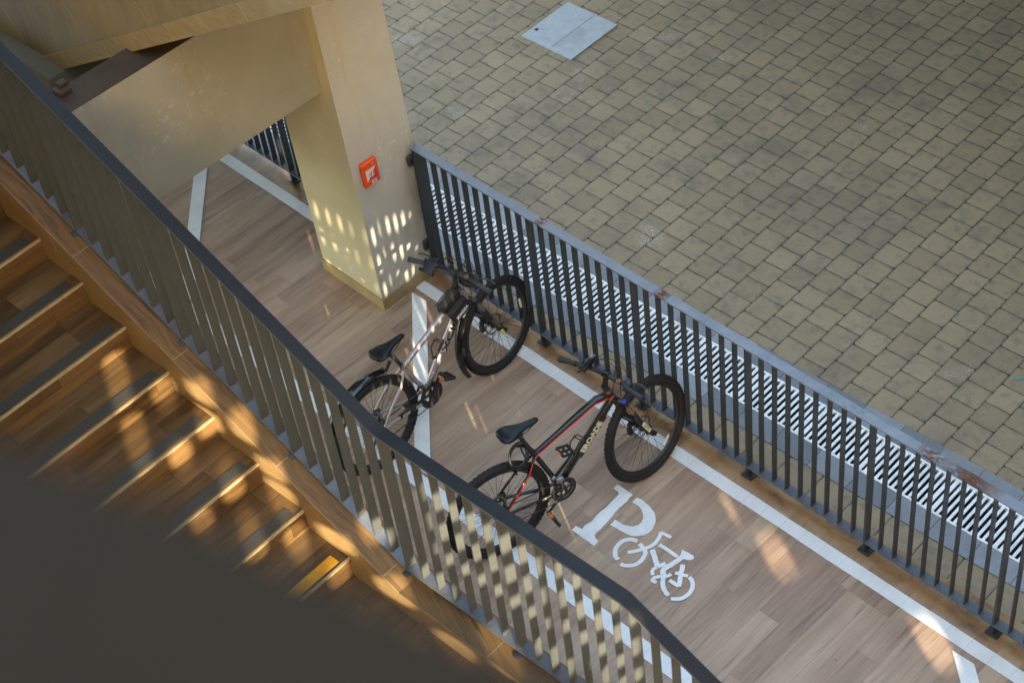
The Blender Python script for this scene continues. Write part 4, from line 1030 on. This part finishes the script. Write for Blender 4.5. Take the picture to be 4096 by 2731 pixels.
    # kickstand on the left
    MB().tube([V((.085, .068, RW - .01)), V((.06, .10, .20)), V((.035, .175, .012))], [.009, .008, .008], 8).build('kickstand', M['matt'], t)
    # bottle cage on the down tube
    g = MB(); o0 = dt0.lerp(dt1, .42); cu = du * -1
    up_ = V((-dv.z, 0, dv.x)) if (V((-dv.z, 0, dv.x)).x < 0) else -V((-dv.z, 0, dv.x))
    k0 = o0 + up_ * .026
    g.tube([k0 - dv * .06, k0 + dv * .07], .006, 8, sq=(.6, 1.6))
    g.tube([k0 + dv * .06, k0 + dv * .055 + up_ * .03 + V((0, .037, 0)), k0 + dv * .05 + up_ * .072, k0 + dv * .055 + up_ * .03 - V((0, .037, 0)), k0 + dv * .06], .0045, 8)
    for sd in (-1, 1): g.tube([k0 + dv * .052 + up_ * .05 + V((0, sd * .030, 0)), k0 - dv * .01 + up_ * .05 + V((0, sd * .034, 0)), k0 - dv * .065 + up_ * .028], .0045, 8)
    g.tube([k0 - dv * .06, k0 - dv * .07 + up_ * .04], .007, 8); g.build('bottle_cage', M['matt'], t)
    if B['kind'] != 'carbon':
        # clip-on mudguards
        def guard(Mx, a0, a1, rad, w0, w1, name):
            n = 18; vs = []; fs = []
            for i in range(n + 1):
                a = a0 + (a1 - a0) * i / n; ww = w0 + (w1 - w0) * math.sin(math.pi * min(1, i / n * 1.15) * .5)
                if i == n: ww *= .45
                for j in range(7):
                    q = (j / 6 - .5) * 2; rr_ = rad - .020 * q * q
                    vs.append(Mx @ V((rr_ * math.cos(a), ww * q, rr_ * math.sin(a))))
            for i in range(n):
                for j in range(6): fs.append((i * 7 + j, i * 7 + j + 1, i * 7 + 8 + j, i * 7 + 7 + j))
            m = MB().add(vs, fs, True); m.add([v + V((0, 0, 0)) for v in vs], [f[::-1] for f in fs], True)
            o = m.build(name, M['black'], t)
            return o
        rgd = guard(Matrix.Translation(ra + V((-.02, 0, .035))), R(62), R(158), RW + .030, .030, .044, 'rear_mudguard')
        MB().tube([sr + V((.118, 0, -.115)), sr + V((.07, 0, -.165)), V((.155, 0, RW * 2 + .025))], [.016, .013, .015], 10, sq=(1, .8)).build('mudguard_arm', M['matt'], rgd)
        fg = guard(Mf, R(112), R(187), RW + .048, .034, .038, 'front_mudguard')
    return t, st, dict(tt0=tt0, tt1=tt1, hu=hu, sr=sr, stt=stt, std=std, onbar=onbar, bc=bc, hx=hx)

b1 = dict(kind='alloy', paint='mauve', x=.896, y=-1.460, phi=91.8, lean=-4.4, steer=4.7, wb=1.141, bb=(.443, .308), seat=(.114, .874), R=.362, tw=.050, stl=.36,
          hl=.455, hu=.570, bar=(.060, .700), hw=.360, crank=R(60), pedal=(.5, .5), refl=(-20, 115),
          label='mauve grey mountain bike with mudguards and a black frame bag, nearer the column')
b2 = dict(kind='carbon', paint='black', x=2.010, y=-1.445, phi=76.6, lean=-3.7, steer=15.3, wb=1.106, bb=(.437, .308), seat=(.096, .943), R=.370, tw=.053, stl=.40,
          hl=.440, hu=.545, bar=(.055, .655), hw=.350, crank=R(212), pedal=(1.25, .25), refl=(-75, 120),
          label='gloss black mountain bike with red line along its frame beside the painted P')
t1, st1, k1 = bicycle(b1)
t2, st2, k2 = bicycle(b2)
def to_world(t, p): return Matrix.LocRotScale(t.location, t.rotation_euler, None) @ V(p)

# frame bag slung over the front of the mauve bike's top tube
c = k1['tt1'].lerp(k1['tt0'], .16); d_ = (k1['tt1'] - k1['tt0']).normalized(); n_ = V((-d_.z, 0, d_.x))
bag = thing('frame_bag', 'black zipped frame bag with white lettering strapped to the mauve bike', 'bag', to_world(t1, c))
Mw = Matrix.LocRotScale(t1.location, t1.rotation_euler, None)
Fb = Matrix.Translation(-root_loc(bag)) @ Mw @ frame_m(c, d_, V((0, 1, 0)), V(d_).cross(V((0, 1, 0))))
g = MB(); g.rbox(.180, .070, .075, .022, Fb @ Matrix.Translation((0, 0, .042)), 3); g.build('top_pouch', M['cloth'], bag)
for sd in (-1, 1):
    g = MB(); g.rbox(.170, .050, .120, .022, Fb @ Matrix.Translation((0, sd * .052, -.035)) @ Matrix.Rotation(sd * .10, 4, 'X'), 3); pn = g.build('pannier', M['cloth'], bag)
    g = MB(); g.tube([Fb @ V((-.075, sd * .076, .020)), Fb @ V((0, sd * .080, .022)), Fb @ V((.075, sd * .076, .020))], .004, 6); g.build('zip', M['matt'], pn)
    if sd < 0:
        F3 = Fb @ Matrix.Translation((0, -.0800, -.050)) @ Matrix.Rotation(-.10, 4, 'X')
        bake_text('XIMEEA', .034, .0005, F3 @ Matrix.Rotation(R(90), 4, 'X'), 'bag_lettering', M['label_white'], pn, .0008, 1.0)
# coiled cable locks
def lock(name, label, pts, r):
    me = MB(); me.tube(pts, r, 8)
    c0 = pts[0]; me.v = [tuple(V(v) - c0) for v in me.v]
    o = me.build(name, M['matt']); o.location = c0
    return tag(o, label, 'lock'), c0
pts = []
for i in range(100):
    a = i / 100 * 2 * math.pi * 4.2
    pts.append(to_world(t1, st1((.075 + .012 * math.sin(a * .24), -.045 + .058 * math.cos(a), k1['hx'] + .075 - .012 * i / 16 + .004 * math.sin(a)))) + V((.0, 0, 0)) + (Mw.to_3x3() @ V((.040 * math.sin(a), 0, -.010 * math.sin(a)))))
o, c0 = lock('cable_lock', 'thick black coiled cable lock hanging from the handlebar of the mauve bike', pts, .0085)
g = MB(); q = pts[-1] - c0; g.tube([q, q + V((.012, -.012, -.055))], .013, 12); g.build('lock_head', M['matt'], o)
pts = []
Mw2 = Matrix.LocRotScale(t2.location, t2.rotation_euler, None)
sc0 = k2['stt'] + k2['std'] * .10
for i in range(110):
    f = i / 110; a = f * 2 * math.pi * 3.1
    rr_ = .044 + .020 * math.sin(a * .45 + .6)
    pts.append(Mw2 @ (sc0 + V((-.052 + rr_ * 1.05 * math.cos(a) - .03 * math.sin(a * .5), .045 * math.sin(a + .6) - .020, rr_ * .85 * math.sin(a) - .020 - .02 * f))))
o, c0 = lock('cable_lock', 'tangled black cable lock looped round the seat post of the black bike', pts, .0065)
g = MB(); q = pts[-1] - c0; g.tube([q, q + V((-.05, -.02, -.02))], .011, 12); g.build('lock_head', M['matt'], o)

# ------------------------------------------------------------------ light, camera, render
w = bpy.data.worlds.new('World'); sc.world = w; w.use_nodes = True
nt = w.node_tree; nt.nodes.clear()
out = nt.nodes.new('ShaderNodeOutputWorld'); bg = nt.nodes.new('ShaderNodeBackground'); sky = nt.nodes.new('ShaderNodeTexSky')
sky.sky_type = 'NISHITA'; sky.sun_disc = False; sky.sun_elevation = EL
sky.sun_rotation = math.atan2(hd.x, hd.y)      # compass angle of the sun lamp below
sky.air_density = 1.0; sky.dust_density = 2.0; sky.ozone_density = .6
bg.inputs[1].default_value = SKY
wbm = nt.nodes.new('ShaderNodeMix'); wbm.data_type = 'RGBA'; wbm.blend_type = 'MULTIPLY'; wbm.inputs[0].default_value = 1; wbm.inputs[7].default_value = WB
nt.links.new(sky.outputs[0], wbm.inputs[6]); nt.links.new(wbm.outputs[2], bg.inputs[0]); nt.links.new(bg.outputs[0], out.inputs[0])
sd = bpy.data.lights.new('sun', 'SUN'); sd.energy = SUN; sd.angle = R(.4); sd.color = (1.0, .85, .62)
so = bpy.data.objects.new('sun', sd); COL.objects.link(so)
to_sun = V((hd.x * math.cos(EL), hd.y * math.cos(EL), math.sin(EL)))
so.rotation_euler = to_sun.to_track_quat('Z', 'Y').to_euler(); so.location = to_sun * 40
cd = bpy.data.cameras.new('camera'); co = bpy.data.objects.new('camera', cd); COL.objects.link(co)
rt, dn, fw = V((.70062218, .70599856, -.10341467)), V((.4585048, -.55650541, -.6928745)), V((-.54671923, .43802712, -.71360376))
co.matrix_world = frame_m((7.58116764, -5.62019014, 8.92992516), rt, -dn, -fw)
cd.sensor_width = 36; cd.sensor_fit = 'HORIZONTAL'; cd.lens = 62.745; cd.clip_start = .05; cd.clip_end = 500
cd.dof.use_dof = True; cd.dof.focus_distance = 11.6; cd.dof.aperture_fstop = 2.8; cd.dof.aperture_blades = 0
sc.camera = co
sc.render.resolution_x, sc.render.resolution_y = 1024, 682
sc.view_settings.view_transform = 'Standard'; sc.view_settings.look = 'None'; sc.view_settings.exposure = 0; sc.view_settings.gamma = 1
sc.render.engine = 'CYCLES'
cy = sc.cycles; cy.max_bounces = 8; cy.diffuse_bounces = 5; cy.glossy_bounces = 3; cy.use_denoising = True
cy.caustics_reflective = False; cy.caustics_refractive = False; cy.sample_clamp_indirect = 6
